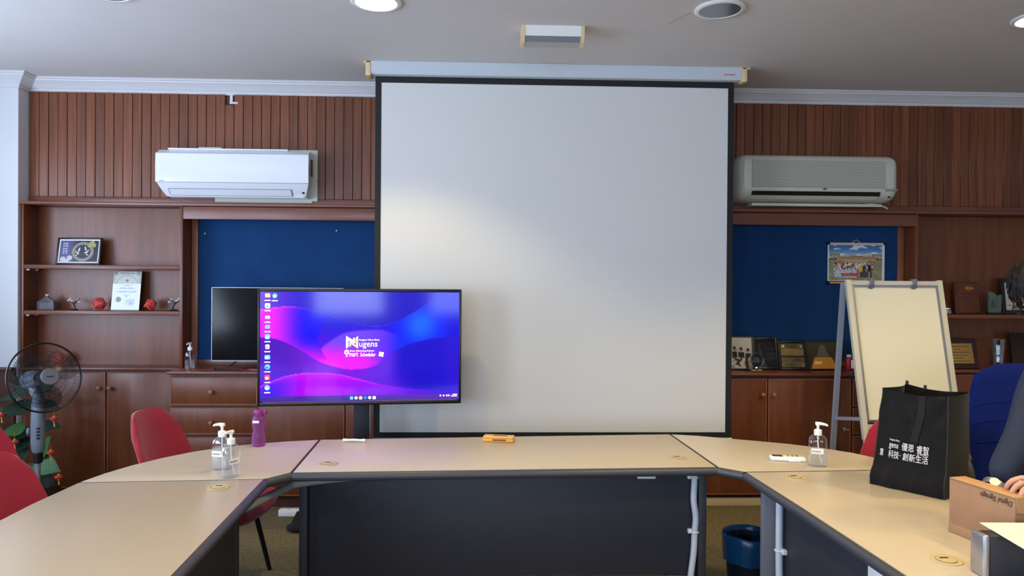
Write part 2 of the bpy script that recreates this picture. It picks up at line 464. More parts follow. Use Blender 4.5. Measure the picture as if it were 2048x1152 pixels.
# vertical boards: each one an object of the wall
PITCH = 0.0652
bm = B(); bx(bm, -PITCH / 2 + .0012, PITCH / 2 - .0012, -.009, .009, 0, 0.745, .0025, 1)
plank0 = None
x = PX + PITCH / 2 + 0.012; k = 0
while x < XR - .02:
    if plank0 is None:
        plank0 = obj('board', bm, M_plank, WB); p = plank0
    else:
        p = plank0.copy(); COL.objects.link(p); p.parent = WB
    p.location = (x, PANEL - .014 + random.uniform(-.0025, .0025), 2.15)
    if -1.86 < x < -1.79: p.scale = (1, 1, 0.9)
    if -1.79 < x < -1.73 or -1.93 < x < -1.86: p.location.y -= .004
    x += PITCH; k += 1
nb = B(); bx(nb, -1.851, -1.792, PANEL - .030, PANEL - .018, 2.828, 2.842, .002)
bx(nb, -1.849, -1.830, PANEL - .028, PANEL - .018, 2.843, 2.89)
o = obj('pipe_cover', nb, M_white, WB)
# wainscot and sill on the pier below the white paint
bm = B(); bx(bm, XL + .005, PX - .006, PY - .03, PY - .001, 0, .925); bx(bm, XL + .005, PX - .006, PY - .06, PY - .001, .925, .945, .005)
struct('trim_6', bm, M_woodd)

# ------------------------------------------------------------------ built-in wall unit
YF = 5.13
def slab(name, parent, x0, x1, y0, y1, z0, z1, material, bev=.003):
    bm = B(); bx(bm, x0, x1, y0, y1, z0, z1, bev); return obj(name, bm, material, parent, world=True)
def shelf_set(t, x0, x1, zs=(1.633, 1.311)):
    slab('back_panel', t, x0 + .001, x1 - .001, 5.300, 5.312, .942, 2.082, M_wood, 0)
    for z in zs:
        slab('shelf', t, x0 + .022, x1 - .021, YF, 5.299, z, z + .029, M_woodh, .004)
t = thing('bookcase', 'open mahogany bookcase with two shelves at the left end of the wall', 'bookcase', (-2.7, 5.22, .942))
slab('side_panel', t, -3.2645, -3.242, YF, 5.30, .942, 2.082, M_wood); shelf_set(t, -3.264, -2.145)
slab('side_panel', t, -2.165, -2.144, YF, 5.30, .942, 2.082, M_wood)
for z in (1.633, 1.311):
    for y in (5.16, 5.26):
        for xx in (-3.232,):
            bm = B(); cyl(bm, (xx - .008, y, z - .007), (xx + .012, y, z - .007), .006, seg=10); obj('shelf_peg', bm, M_whitep, t, world=True)
t = thing('bookcase', 'open mahogany bookcase behind the blue office chair at the right end of the wall', 'bookcase', (3.9, 5.22, .942))
slab('side_panel', t, 3.141, 3.161, YF, 5.30, .942, 2.082, M_wood); shelf_set(t, 3.141, 4.85, (1.319,))
# pinboard alcoves
def pinboard(x0, x1, label, jl, jr):
    t = thing('pinboard', label, 'pinboard', ((x0 + x1) / 2, 5.3, .96))
    slab('felt_panel', t, x0 + .048 * jl, x1 - .048 * jr, 5.288, 5.302, .965, 2.02, M_blue, 0)
    slab('lintel', t, x0, x1, YF, 5.16, 1.992, 2.080, M_woodh)
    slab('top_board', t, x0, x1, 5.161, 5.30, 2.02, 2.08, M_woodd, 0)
    if jl: slab('frame_rail', t, x0, x0 + .046, 5.275, 5.30, .943, 2.019, M_lip)
    if jr: slab('frame_rail', t, x1 - .046, x1, 5.275, 5.30, .943, 2.019, M_lip)
    slab('frame_rail', t, x0 + .047 * jl, x1 - .047 * jr, 5.272, 5.287, .943, .985, M_wood)
    slab('filler', t, x0, x1, 5.303, 5.312, .943, 2.02, M_woodd, 0)
    return t
pl = pinboard(-2.143, 0.50, 'blue felt pinboard left of the projection screen, bare apart from two pins', 1, 0)
for px, pz in ((-2.05, 1.90), (-1.10, 1.93)):
    bm = B(); ball(bm, (px, 5.284, pz), .006, u=8, v=6); obj('push_pin', bm, M_whitep, pl, world=True)
pinboard(0.502, 3.140, 'blue felt pinboard right of the projection screen with the group photo scroll', 0, 1)

def knob(parent, x, y, z, r=.0165):
    bm = B()
    prof = [(.006, 0), (.006, .012), (.010, .014), (r * .92, .018), (r, .023), (r * .92, .029), (r * .6, .033), (.001, .034)]
    lathe(bm, prof, 16)
    bmesh.ops.transform(bm, matrix=Matrix.Translation((x, y, z)) @ Matrix.Rotation(R(90), 4, 'X'), verts=bm.verts)
    return obj('knob', bm, M_knob, parent, world=True)
def panel_front(kind, root, x0, x1, z0, z1, yf, knobs=()):
    """a door or drawer front: slab, paler lipping round its edge, knob"""
    d = slab(kind, root, x0, x1, yf, yf + .018, z0, z1, M_wood, .002)
    bm = B(); s = .007; p = .0015
    bx(bm, x0, x1, yf - p, yf + .004, z1 - s, z1); bx(bm, x0, x1, yf - p, yf + .004, z0, z0 + s)
    bx(bm, x0, x0 + s, yf - p, yf + .004, z0 + s, z1 - s); bx(bm, x1 - s, x1, yf - p, yf + .004, z0 + s, z1 - s)
    obj('edge_lipping', bm, M_lip, d, world=True)
    for kx, kz in knobs: knob(d, kx, yf - .001, kz)
    return d
def carcass(root, x0, x1, yf, zt):
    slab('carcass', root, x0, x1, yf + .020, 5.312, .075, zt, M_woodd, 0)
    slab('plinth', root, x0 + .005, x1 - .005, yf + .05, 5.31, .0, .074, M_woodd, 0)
t = thing('cupboard', 'low mahogany cupboard with two doors under the left bookcase', 'cupboard', (-2.71, 5.2, 0))
carcass(t, -3.262, -2.148, 5.14, .921)
panel_front('door', t, -3.245, -2.682, .09, .905, 5.14, [(-2.719, .795)])
panel_front('door', t, -2.671, -2.168, .09, .905, 5.14, [(-2.646, .795)])
slab('top', t, -3.263, -2.149, 5.115, 5.299, .922, .941, M_woodh, .006)
t = thing('drawer_chest', 'mahogany four drawer chest under the small dark television', 'drawers', (-1.84, 5.1, 0))
carcass(t, -2.147, -1.552, 4.93, .921)
for z0, z1, kz in ((.711, .899, .80), (.512, .692, .592), (.305, .492, .40), (.09, .286, .19)):
    panel_front('drawer', t, -2.142, -1.556, z0, z1, 4.93, [(-1.861, kz)])
t = thing('cupboard', 'mahogany cupboard behind the purple bottle and the large display', 'cupboard', (-.3, 5.1, 0))
carcass(t, -1.550, 1.404, 4.93, .921)
for a, b2 in ((-1.548, -.966), (-.956, -.36), (-.352, .24), (.248, .82), (.828, 1.402)):
    panel_front('door', t, a, b2, .09, .899, 4.93)
t = thing('cupboard', 'mahogany two door cupboard between the projection screen and the easel', 'cupboard', (1.98, 5.1, 0))
carcass(t, 1.406, 2.569, 4.93, .921)
panel_front('door', t, 1.410, 1.966, .09, .899, 4.93, [(1.933, .789)])
dd = panel_front('door', t, 1.975, 2.564, .09, .899, 4.93, [(2.011, .789)])
def lockset(parent, x, z, y=4.929):
    bm = B(); cyl(bm, (x, y, z), (x, y - .012, z), .016, .014, 16); cyl(bm, (x, y - .012, z), (x, y - .020, z), .009, .009, 12)
    bx(bm, x + .004, x + .026, y - .022, y - .016, z - .009, z + .004, .002)
    return obj('lock', bm, M_chrome, parent, world=True)
lockset(dd, 2.515, .548)
t = thing('drawer_chest', 'mahogany lockable drawer chest behind the easel with a white name card', 'drawers', (2.85, 5.1, 0))
carcass(t, 2.571, 3.150, 4.93, .921)
for z0, z1 in ((.706, .899), (.512, .694), (.305, .500), (.09, .293)):
    d = panel_front('drawer', t, 2.577, 3.146, z0, z1, 4.93)
    if z0 == .512: lockset(d, 2.682, .525)
    if z0 == .305:
        slab('name_card', d, 2.663, 2.733, 4.926, 4.9285, .395, .436, M_label, 0)
        text('card_writing', 'Lock', .026, frameM((2.672, 4.9255, .407), (1, 0, 0), (0, 0, 1)), M_ink, d, ext=.0002, world=True)
bm = B()
bx(bm, -2.160, 3.170, 4.90, 5.271, .922, .941, .008); 
t = obj('worktop', bm, M_woodh); t['label'] = 'long mahogany worktop running over the middle cupboards and drawers'; t['category'] = 'worktop'
t = thing('cupboard', 'low mahogany cupboard under the right bookcase behind the blue chair', 'cupboard', (3.9, 5.2, 0))
carcass(t, 3.172, 4.85, 5.14, .921)
for i in range(3): panel_front('door', t, 3.178 + i * .56, 3.178 + i * .56 + .55, .09, .905, 5.14)
slab('top', t, 3.172, 4.85, 5.115, 5.299, .922, .941, M_woodh, .006)
bm = B(); bx(bm, -.50, 3.17, 4.962, 4.979, 0, .058, .003); struct('baseboard_back', bm, M_cream)

# ------------------------------------------------------------------ ceiling lamps
def downlight(x, y, label, lit):
    t = thing('downlight', label, 'ceiling lamp', (x, y, ZC), 0, 'recessed round lamps in the ceiling')
    bm = B(); lathe(bm, [(.104, -.0005), (.128, -.0005), (.130, -.006), (.122, -.012), (.106, -.012), (.102, -.004)], 40, cap=False)
    obj('rim', bm, M_whitep, t)
    bm = B(); lathe(bm, [(.1035, -.010), (.100, -.0006), (.04, -.0006)], 40, cap=True); obj('reflector', bm, M_lampin if not lit else M_glowlamp, t)
    return t
M_glowlamp = glow('lit_lamp', (255, 236, 190), 7.0)
M_warmdiff = glow('lit_lamp_soft', (255, 232, 180), 5.0)
downlight(-.57, 3.66, 'lit recessed round lamp with a warm glow in the ceiling', True)
downlight(1.197, 3.665, 'unlit round lamp with a grey bowl, right of the emergency light', False)
downlight(-1.88, 3.60, 'unlit round lamp at the top left, barely in the picture', False)
downlight(2.92, 3.70, 'lit round lamp at the far right edge of the ceiling', True)
# emergency light fitting
t = thing('emergency_light', 'white box shaped emergency light with yellowed end caps on the ceiling', 'ceiling lamp', (.358, 4.0, ZC))
P = [(-.055, -.001), (-.055, -.060), (-.030, -.085), (.02, -.098), (.05, -.085), (.05, -.001)]
bm = B(); prof_x(bm, [(y, z) for y, z in P], -.155, .155); obj('housing', bm, M_whitep, t, ang=20)
for s in (-1, 1):
    bm = B(); prof_x(bm, [(y * 1.05, z * 1.03 - (.001 if z < -.01 else 0)) for y, z in P], s * .165 - .010, s * .165 + .010); obj('end_cap', bm, M_cream2, t, ang=20)
bm = B(); prof_x(bm, [(-.0555, -.0605), (-.0300, -.0862), (-.0285, -.0845), (-.054, -.059)], -.154, .154); obj('diffuser', bm, M_greyp, t)
bm = B(); prof_x(bm, [(-.0298, -.0866), (.0200, -.0995), (.0500, -.0862), (.0500, -.0835), (.02, -.096), (-.029, -.0840)], -.154, .154); obj('lower_diffuser', bm, mat('diffuser_grey', (168, 170, 162), .5), t)
# hairline crack beside the unlit lamp
bm = B(); tube(bm, [(1.06, 3.72, ZC - .0006), (1.02, 3.80, ZC - .0006), (.985, 3.9, ZC - .0006)], .0012, 4)
o = obj('crack', bm, M_greyp, bpy.data.objects['ceiling'])

# ------------------------------------------------------------------ projection screen
t = thing('projection_screen', 'large pull-down projection screen with a black border and white case', 'projection screen', (.45, 4.68, .5))
PSY = 4.68
slab('cloth', t, -.690, 1.588, PSY + .001, PSY + .003, .577, 2.852, M_screen, 0)
bm = B()
for a in ((-.729, -.690, .538, 2.895), (1.588, 1.627, .538, 2.895)): bx(bm, a[0], a[1], PSY, PSY + .004, a[2], a[3])
for a in ((.538, .577), (2.852, 2.895)): bx(bm, -.690, 1.588, PSY, PSY + .004, a[0], a[1])
obj('black_border', bm, M_blackm, t, world=True)
bm = B(); cyl(bm, (-.735, PSY + .002, .532), (1.632, PSY + .002, .532), .011, seg=12); obj('bottom_bar', bm, M_alu, t, world=True)
pf = [(PSY - .045, 2.979), (PSY - .045, 2.91), (PSY - .036, 2.897), (PSY - .015, 2.893), (PSY + .04, 2.893), (PSY + .04, 2.979)]
bm = B(); prof_x(bm, pf, -.752, 1.664); obj('case', bm, mat('case_paint', (196, 204, 210), .45), t, world=True, ang=30)
for x0, x1, s in ((-.786, -.753, -1), (1.665, 1.698, 1)):
    bm = B(); bx(bm, x0, x1, PSY - .048, PSY + .044, 2.885, 2.979, .004)
    bx(bm, x0 - .012 if s < 0 else x0, x1 if s < 0 else x1 + .022, PSY - .048, PSY + .044, 2.966, 2.979, .003)
    obj('end_cap', bm, M_cream2, t, world=True)
M_redink = mat('red_print', (176, 70, 54), 0.6)
bm = B(); xx = 1.545
for i in range(9):
    wq = random.uniform(.005, .009); bx(bm, xx, xx + wq, PSY - .0462, PSY - .0452, 2.926, 2.926 + random.uniform(.005, .008)); xx += wq + .002
obj('maker_mark', bm, M_redink, t, world=True)

# ------------------------------------------------------------------ air conditioners
def ac_left():
    t = thing('air_conditioner', 'glossy white split air conditioner high on the left wood panelling', 'air conditioner', (-1.765, 5.2, 2.14))
    x0, x1 = -2.288, -1.242
    body = [(5.216, 2.470), (5.075, 2.468), (5.034, 2.440), (5.034, 2.236), (5.060, 2.200), (5.108, 2.150), (5.216, 2.146)]
    bm = B(); prof_x(bm, body, x0 + .004, x1 - .004, [0, 0, 0, 0, .012, .036, .036]); obj('body', bm, M_acw, t, world=True, ang=25)
    bm = B(); prof_x(bm, [(5.033, 2.444), (5.022, 2.436), (5.018, 2.34), (5.022, 2.240), (5.033, 2.236)], x0, x1); obj('front_panel', bm, M_acw, t, world=True, ang=30)
    def P(u, v):   # point on the sloping underside
        a = Vector((0, 5.060, 2.200)); b = Vector((0, 5.108, 2.150)); p = a.lerp(b, v); n = Vector((0, -.72, -.69))
        return Vector((u, p.y, p.z)) + n * .0015
    bm = B()
    def quad(u0, u1, v0, v1, th):
        n = Vector((0, -.72, -.69)) * th
        c = [P(u0, v0), P(u1, v0), P(u1, v1), P(u0, v1)]
        A = [bm.verts.new(q) for q in c]; C = [bm.verts.new(q + n) for q in c]
        bridge(bm, A, C); bm.faces.new(A[::-1]); bm.faces.new(C)
    quad(x0 + .070, x1 - .125, .00, .86, .0015); obj('louver_gap', bm, M_greyp, t, world=True)
    bm = B(); quad(x0 + .076, x1 - .131, .05, .80, .004); obj('louver', bm, M_acw, t, world=True)
    bm = B(); quad(x0 + .06, x1 - .05, .88, 1.0, .006); obj('lower_lip', bm, M_acw, t, world=True)
    bm = B(); quad(x1 - .055, x1 - .042, .30, .50, .003); obj('sensor', bm, M_black, t, world=True)
    bm = B(); bx(bm, x0 + .022, x0 + .062, 5.0195, 5.0215, 2.243, 2.248); obj('maker_mark', bm, M_greyp, t, world=True)
    bm = B(); bx(bm, x1 - .0045, x1 - .0015, 5.10, 5.15, 2.30, 2.42, .001); obj('side_sticker', bm, mat('sticker', (128, 66, 36), .5), t, world=True)
    bm = B(); bx(bm, x0 + .07, x1 - .15, 5.050, 5.14, 2.468, 2.478, .003); obj('intake_top', bm, M_acw, t, world=True)
    bm = B(); bx(bm, -1.70, -1.222, 5.206, 5.2135, 2.135, 2.502); bx(bm, -1.95, -1.26, 5.205, 5.2135, 2.122, 2.148)
    bx(bm, -2.06, -1.90, 5.19, 5.2135, 2.470, 2.512)
    obj('wall_bracket', bm, M_acg, t, world=True)
ac_left()
def rrect_prof(n=6):
    return None
def ac_right():
    t = thing('air_conditioner', 'aged ivory split air conditioner with ribbed grille above the right pinboard', 'air conditioner', (2.37, 5.2, 2.15))
    x0, x1 = 1.776, 2.966
    prof = [(5.213, 2.492), (5.10, 2.492), (5.060, 2.484), (5.035, 2.466), (5.022, 2.440), (5.018, 2.40), (5.018, 2.26), (5.024, 2.222), (5.045, 2.190), (5.075, 2.172), (5.12, 2.158), (5.213, 2.152)]
    # loft of scaled sections gives the rounded ends
    bm = B(); rows = []
    secs = [(0, .60, .40), (.012, .80, .72), (.030, .92, .9), (.055, .98, .97), (.085, 1, 1)]
    xs = [(x0 + a, s, d) for a, s, d in secs] + [(x1 - a, s, d) for a, s, d in reversed(secs)]
    zc = 2.322
    for xv, s, d in xs:
        rows.append([bm.verts.new((xv, 5.213 + (y - 5.213) * d, zc + (z - zc) * (s if True else 1))) for y, z in prof])
    for a, b2 in zip(rows, rows[1:]): bridge(bm, a, b2)
    bm.faces.new(rows[0][::-1]); bm.faces.new(rows[-1])
    obj('body', bm, M_acg, t, world=True, ang=40)
    bm = B(); bx(bm, x0 + .105, x1 - .125, 5.0135, 5.0200, 2.252, 2.448); g = obj('grille', bm, M_acgd, t, world=True)
    bm = B()
    for i in range(22):
        z = 2.256 + i * .0089; bx(bm, x0 + .105, x1 - .125, 5.0095, 5.0136, z, z + .0042)
        bx(bm, x1 - .124, x1 - .060, 5.0150, 5.022, z, z + .0062)
    o = obj('grille_ribs', bm, M_acg, g, world=True, smooth=False); o['kind'] = 'stuff'
    bm = B(); tube(bm, smoothpath([(x0 + .055, 5.028, 2.450), (x0 + .047, 5.022, 2.39), (x0 + .048, 5.022, 2.30), (x0 + .058, 5.028, 2.235)]), .0035, 6); obj('cover_seam', bm, M_acg, t, world=True)
    bm = B(); prof_x(bm, [(5.0165, 2.224), (5.0215, 2.220), (5.0360, 2.196), (5.0310, 2.193)], x0 + .105, x1 - .155); obj('air_outlet', bm, M_black, t, world=True)
    bm = B(); prof_x(bm, [(5.0280, 2.194), (5.0360, 2.197), (5.0620, 2.178), (5.0540, 2.172)], x0 + .100, x1 - .168); obj('louver', bm, M_acg, t, world=True)
    bm = B(); bx(bm, x1 - .120, x1 - .035, 5.0125, 5.019, 2.232, 2.246); obj('display_strip', bm, M_acgd, t, world=True)
    bm = B(); ball(bm, (2.405, 5.0145, 2.242), .014, .004, .006); obj('badge', bm, mat('badge_red', (130, 40, 32), .4), t, world=True)
    bm = B(); bx(bm, x1 - .092, x1 - .076, 5.028, 5.04, 2.186, 2.196, .001); obj('sensor', bm, M_black, t, world=True)
    bm = B(); bx(bm, x0 + .135, x1 - .10, 5.10, 5.213, 2.128, 2.148, .002); obj('wall_bracket', bm, M_acg, t, world=True)
    bm = B(); tube(bm, smoothpath([(2.72, 5.11, 2.14), (2.80, 5.10, 2.146), (2.88, 5.105, 2.132), (2.92, 5.12, 2.118)]), .006, 8); obj('drain_pipe', bm, M_acg, t, world=True)
ac_right()

# ------------------------------------------------------------------ conference table: five desks set in a U
ZT = 0.74
def inset(poly, g):
    c = Vector((sum(p[0] for p in poly) / len(poly), sum(p[1] for p in poly) / len(poly)))
    n = len(poly); out = []
    area2 = sum(poly[i][0] * poly[(i + 1) % n][1] - poly[(i + 1) % n][0] * poly[i][1] for i in range(n))
    s = 1 if area2 > 0 else -1
    for i in range(n):
        p0, p1, p2 = Vector(poly[i - 1]), Vector(poly[i]), Vector(poly[(i + 1) % n])
        d1 = (p1 - p0).normalized(); d2 = (p2 - p1).normalized()
        n1 = Vector((-d1.y, d1.x)) * s; n2 = Vector((-d2.y, d2.x)) * s
        b = (n1 + n2); b = b / max(.3, b.length_squared) * 2
        out.append(tuple(p1 + b * g / 1.0))
    return out
def desk(label, base, poly, inner, parts, groms):
    t = thing('desk', label, 'desk', base)
    bm = B(); prism(bm, inset(poly, .0065), .7374, ZT, bev=.0008); obj('desktop', bm, M_table, t, world=True)
    bm = B(); prism(bm, inset(poly, .002), .712, .7372); obj('edge_banding', bm, M_bump, t, world=True)
    bm = B()
    for a, b2 in inner:
        cyl(bm, (a[0], a[1], .7205), (b2[0], b2[1], .7205), .0185, seg=14)
    obj('edge_bumper', bm, M_bump, t, world=True)
    for kind, x0, x1, y0, y1, z0, z1, mt in parts:
        slab(kind, t, x0, x1, y0, y1, z0, z1, mt, .003)
    for gx, gy in groms:
        bm = B(); lathe(bm, [(.043, ZT + .0002), (.043, ZT + .003), (.040, ZT + .0042), (.030, ZT + .0030), (.0295, ZT + .0006)], 28, c=(gx, gy, 0)); g = obj('grommet', bm, M_grom, t, world=True)
        bm = B(); lathe(bm, [(.027, ZT + .0031), (.027, ZT + .0042), (.001, ZT + .0046)], 24, c=(gx, gy, 0)); obj('grommet_cap', bm, M_grom, g, world=True)
        bm = B(); bx(bm, gx - .014, gx + .012, gy + .006, gy + .016, ZT + .004, ZT + .0052, .0005); obj('cable_slot', bm, M_dgrey, g, world=True)
    return t
wl = [(-.905, 2.971), (-1.635, 2.927), (-1.645, 2.64), (-1.637, 2.40), (-1.60, 1.30), (-.823, 1.30), (-.857, 1.994)]
desk('beige desk forming the left wing of the U shaped table', (-1.25, 2.1, 0), wl, [((-.905, 2.960), (-.857, 1.994)), ((-.857, 1.994), (-.823, 1.30))],
     [('leg_panel', -1.22, -.985, 2.868, 2.905, 0, .711, M_dgrey), ('modesty_panel', -1.01, -.987, 1.36, 2.866, .09, .711, M_dgrey), ('leg_panel', -1.58, -.985, 1.32, 1.357, 0, .711, M_dgrey)],
     [(-1.049, 2.85)])
cl = [(-.905, 2.971)]
arc = [(-1.635, 2.927), (-1.607, 3.06), (-1.56, 3.195), (-1.485, 3.335), (-1.395, 3.456), (-1.29, 3.545), (-1.176, 3.615), (-1.02, 3.675), (-.853, 3.717)]
desk('beige rounded corner desk with the purple bottle and two sanitizers', (-1.2, 3.3, 0), [(-.905, 2.971)] + arc + [(-.824, 3.072)], [((-.903, 2.975), (-.828, 3.068))],
     [('leg_panel', -1.25, -1.215, 2.99, 3.28, 0, .711, M_dgrey), ], [])
desk('beige middle desk facing the camera with a dark front panel', (.08, 3.4, 0), [(-.853, 3.717), (.078, 3.788), (1.003, 3.849), (1.035, 3.149), (.1, 3.111), (-.824, 3.072)], [((-.820, 3.072), (1.032, 3.149))],
     [('leg_panel', -.838, -.802, 3.25, 3.66, 0, .711, M_dgrey), ('modesty_panel', -.800, .982, 3.285, 3.303, .205, .711, M_dgrey), ('leg_panel', .984, 1.020, 3.25, 3.66, 0, .711, M_dgrey),
      ('foot_rail', .838, .982, 3.285, 3.303, .0, .203, M_dgrey)],
     [(-.704, 3.215), (.902, 3.314)])
arcr = [(1.003, 3.849), (1.14, 3.81), (1.271, 3.748), (1.42, 3.68), (1.56, 3.61), (1.679, 3.526), (1.79, 3.415), (1.858, 3.299), (1.905, 3.20), (1.93, 3.10)]
desk('beige rounded corner desk with the remote control and one sanitizer', (1.4, 3.4, 0), arcr[::-1] + [(1.035, 3.149), (1.128, 3.066)], [((1.040, 3.147), (1.126, 3.068))],
     [('leg_panel', 1.42, 1.455, 3.12, 3.40, 0, .711, M_dgrey)], [])
wr = [(1.128, 3.063), (1.93, 3.098), (1.955, 2.95), (1.96, 2.4), (1.97, 1.30), (1.205, 1.30), (1.177, 1.956), (1.154, 2.576)]
desk('beige desk forming the right wing under the tote bag and cardboard box', (1.55, 2.2, 0), wr, [((1.130, 3.052), (1.154, 2.576)), ((1.154, 2.576), (1.177, 1.956)), ((1.177, 1.956), (1.205, 1.30))],
     [('leg_panel', 1.181, 1.60, 2.985, 3.022, 0, .711, M_legg), ('modesty_panel', 1.245, 1.268, 1.36, 2.983, .09, .711, M_dgrey), ('leg_panel', 1.24, 1.86, 1.32, 1.357, 0, .711, M_dgrey)],
     [(1.309, 2.973), (1.367, 2.065)])
# cable conduits clipped to the desk fronts
def conduit(label, pts, r, clips, axis):
    t = thing('conduit', label, 'conduit', pts[-1])
    bm = B(); tube(bm, smoothpath(pts, 10), r, 10); obj('pipe', bm, M_conduit, t, world=True)
    for c in clips:
        bm = B()
        if axis == 'x': bx(bm, c[0] - .030, c[0] + .030, c[1] + .004, c[1] + .022, c[2] - .010, c[2] + .010, .002)
        else: bx(bm, c[0] + .004, c[0] + .022, c[1] - .030, c[1] + .030, c[2] - .010, c[2] + .010, .002)
        torus(bm, c, (0, 0, 1), r + .002, .004, 18, 6)
        obj('clip', bm, M_whitep, t, world=True)
conduit('white cable conduit clipped down the front of the middle desk', [(.958, 3.262, .705), (.966, 3.262, .66), (.963, 3.262, .56), (.973, 3.262, .48), (.969, 3.262, .41), (.964, 3.262, .31), (.951, 3.262, .20), (.942, 3.262, .08), (.94, 3.262, .004)], .0145, [(.970, 3.262, .412), (.966, 3.262, .664)], 'x')
conduit('white cable conduit clipped to the inner side of the right wing', [(1.222, 2.92, .705), (1.222, 2.92, .60), (1.222, 2.92, .45), (1.222, 2.915, .34), (1.222, 2.90, .20), (1.222, 2.91, .004)], .0145, [(1.222, 2.92, .452)], 'y')
bm = B(); tube(bm, smoothpath([(-.95, 2.75, .675), (-.945, 2.9, .650), (-.92, 3.06, .640), (-.88, 3.18, .640), (-.82, 3.232, .650), (-.52, 3.25, .677), (-.08, 3.262, .692), (.45, 3.268, .701), (.66, 3.27, .704)], 8), [.017] * 49 + [.010] * 16, 10)
o = obj('cable_trunking', bm, M_trunk); o['label'] = 'grey cable tube slung under the edge of the middle desk'; o['category'] = 'cable'
bm = B(); bx(bm, .690, .772, 3.205, 3.283, .672, .7105, .003); o = obj('junction_box', bm, M_whitep); o['label'] = 'small white junction box under the edge of the middle desk'; o['category'] = 'junction box'
bm = B(); bx(bm, 1.205, 1.2445, 2.09, 2.205, .60, .682, .004); o = obj('junction_box', bm, M_whitep); o['label'] = 'white socket box under the right wing at the bottom of the picture'; o['category'] = 'junction box'

# ------------------------------------------------------------------ display on a rolling stand
t = thing('display', 'large display on a stand showing a blue and magenta desktop', 'display', (-.747, 4.315, 0), R(6.2))
DW, DZ0, DZ1 = .5995, .817, 1.514
bm = B()
bx(bm, -DW, -DW + .013, 0, .05, DZ0, DZ1, .003); bx(bm, DW - .013, DW, 0, .05, DZ0, DZ1, .003)
bx(bm, -DW + .012, DW - .012, 0, .05, DZ1 - .017, DZ1, .003); bx(bm, -DW + .012, DW - .012, 0, .05, DZ0, DZ0 + .022, .003)
obj('bezel', bm, M_black, t)
bm = B(); bx(bm, -DW + .01, DW - .01, .012, .07, DZ0 + .01, DZ1 - .01, .006); obj('housing', bm, M_blackm, t)
bm = B(); bx(bm, -DW + .03, DW - .03, .0055, .0075, DZ0 + .020, DZ0 + .0235); obj('lower_trim', bm, M_gold, t)
bm = B(); bx(bm, -.052, .044, .11, .20, .045, 1.25, .006); obj('post', bm, mat('post_grey', (30, 32, 40), .5), t)
bm = B(); bx(bm, .0445, .0475, .112, .20, .05, 1.2); obj('post_edge', bm, M_alu, t)
bm = B(); bx(bm, -.20, .20, .071, .109, .95, 1.35, .004); obj('mount_plate', bm, M_blackm, t)
bm = B()
prism(bm, [(-.46, .20), (-.43, .17), (.43, .17), (.46, .20), (.40, .30), (-.40, .30)], .012, .046, bev=.004)
for s in (-1, 1): bx(bm, s * .40 - .035, s * .40 + .035, .175, .44, .030, .058, .005)
obj('stand_base', bm, M_blackm, t)
for xx in (-.40, .40):
    for yy in (.21, .40):
        bm = B(); cyl(bm, (xx - .012, yy, .0155), (xx + .012, yy, .0155), .0150, seg=14); obj('caster', bm, M_black, t)
cA = [(0, .16), (.12, .135), (.2, .145), (.4, .25), (.53, .31), (.65, .29), (.83, .11), (.9, -.02), (1, -.3)]
cB = [(0, .41), (.085, .43), (.185, .51), (.286, .63), (.38, .69), (.457, .71), (.57, .675), (.63, .58), (.73, .49), (.86, .43), (1, .41)]
cD = [(.28, .56), (.3, .5), (.35, .43), (.417, .36), (.53, .335), (.62, .34), (.70, .42), (.75, .55)]
cE = [(-.05, .90), (.045, .82), (.145, .757), (.266, .735), (.377, .75), (.49, .80), (.62, .86), (.8, .9), (1.05, .92)]
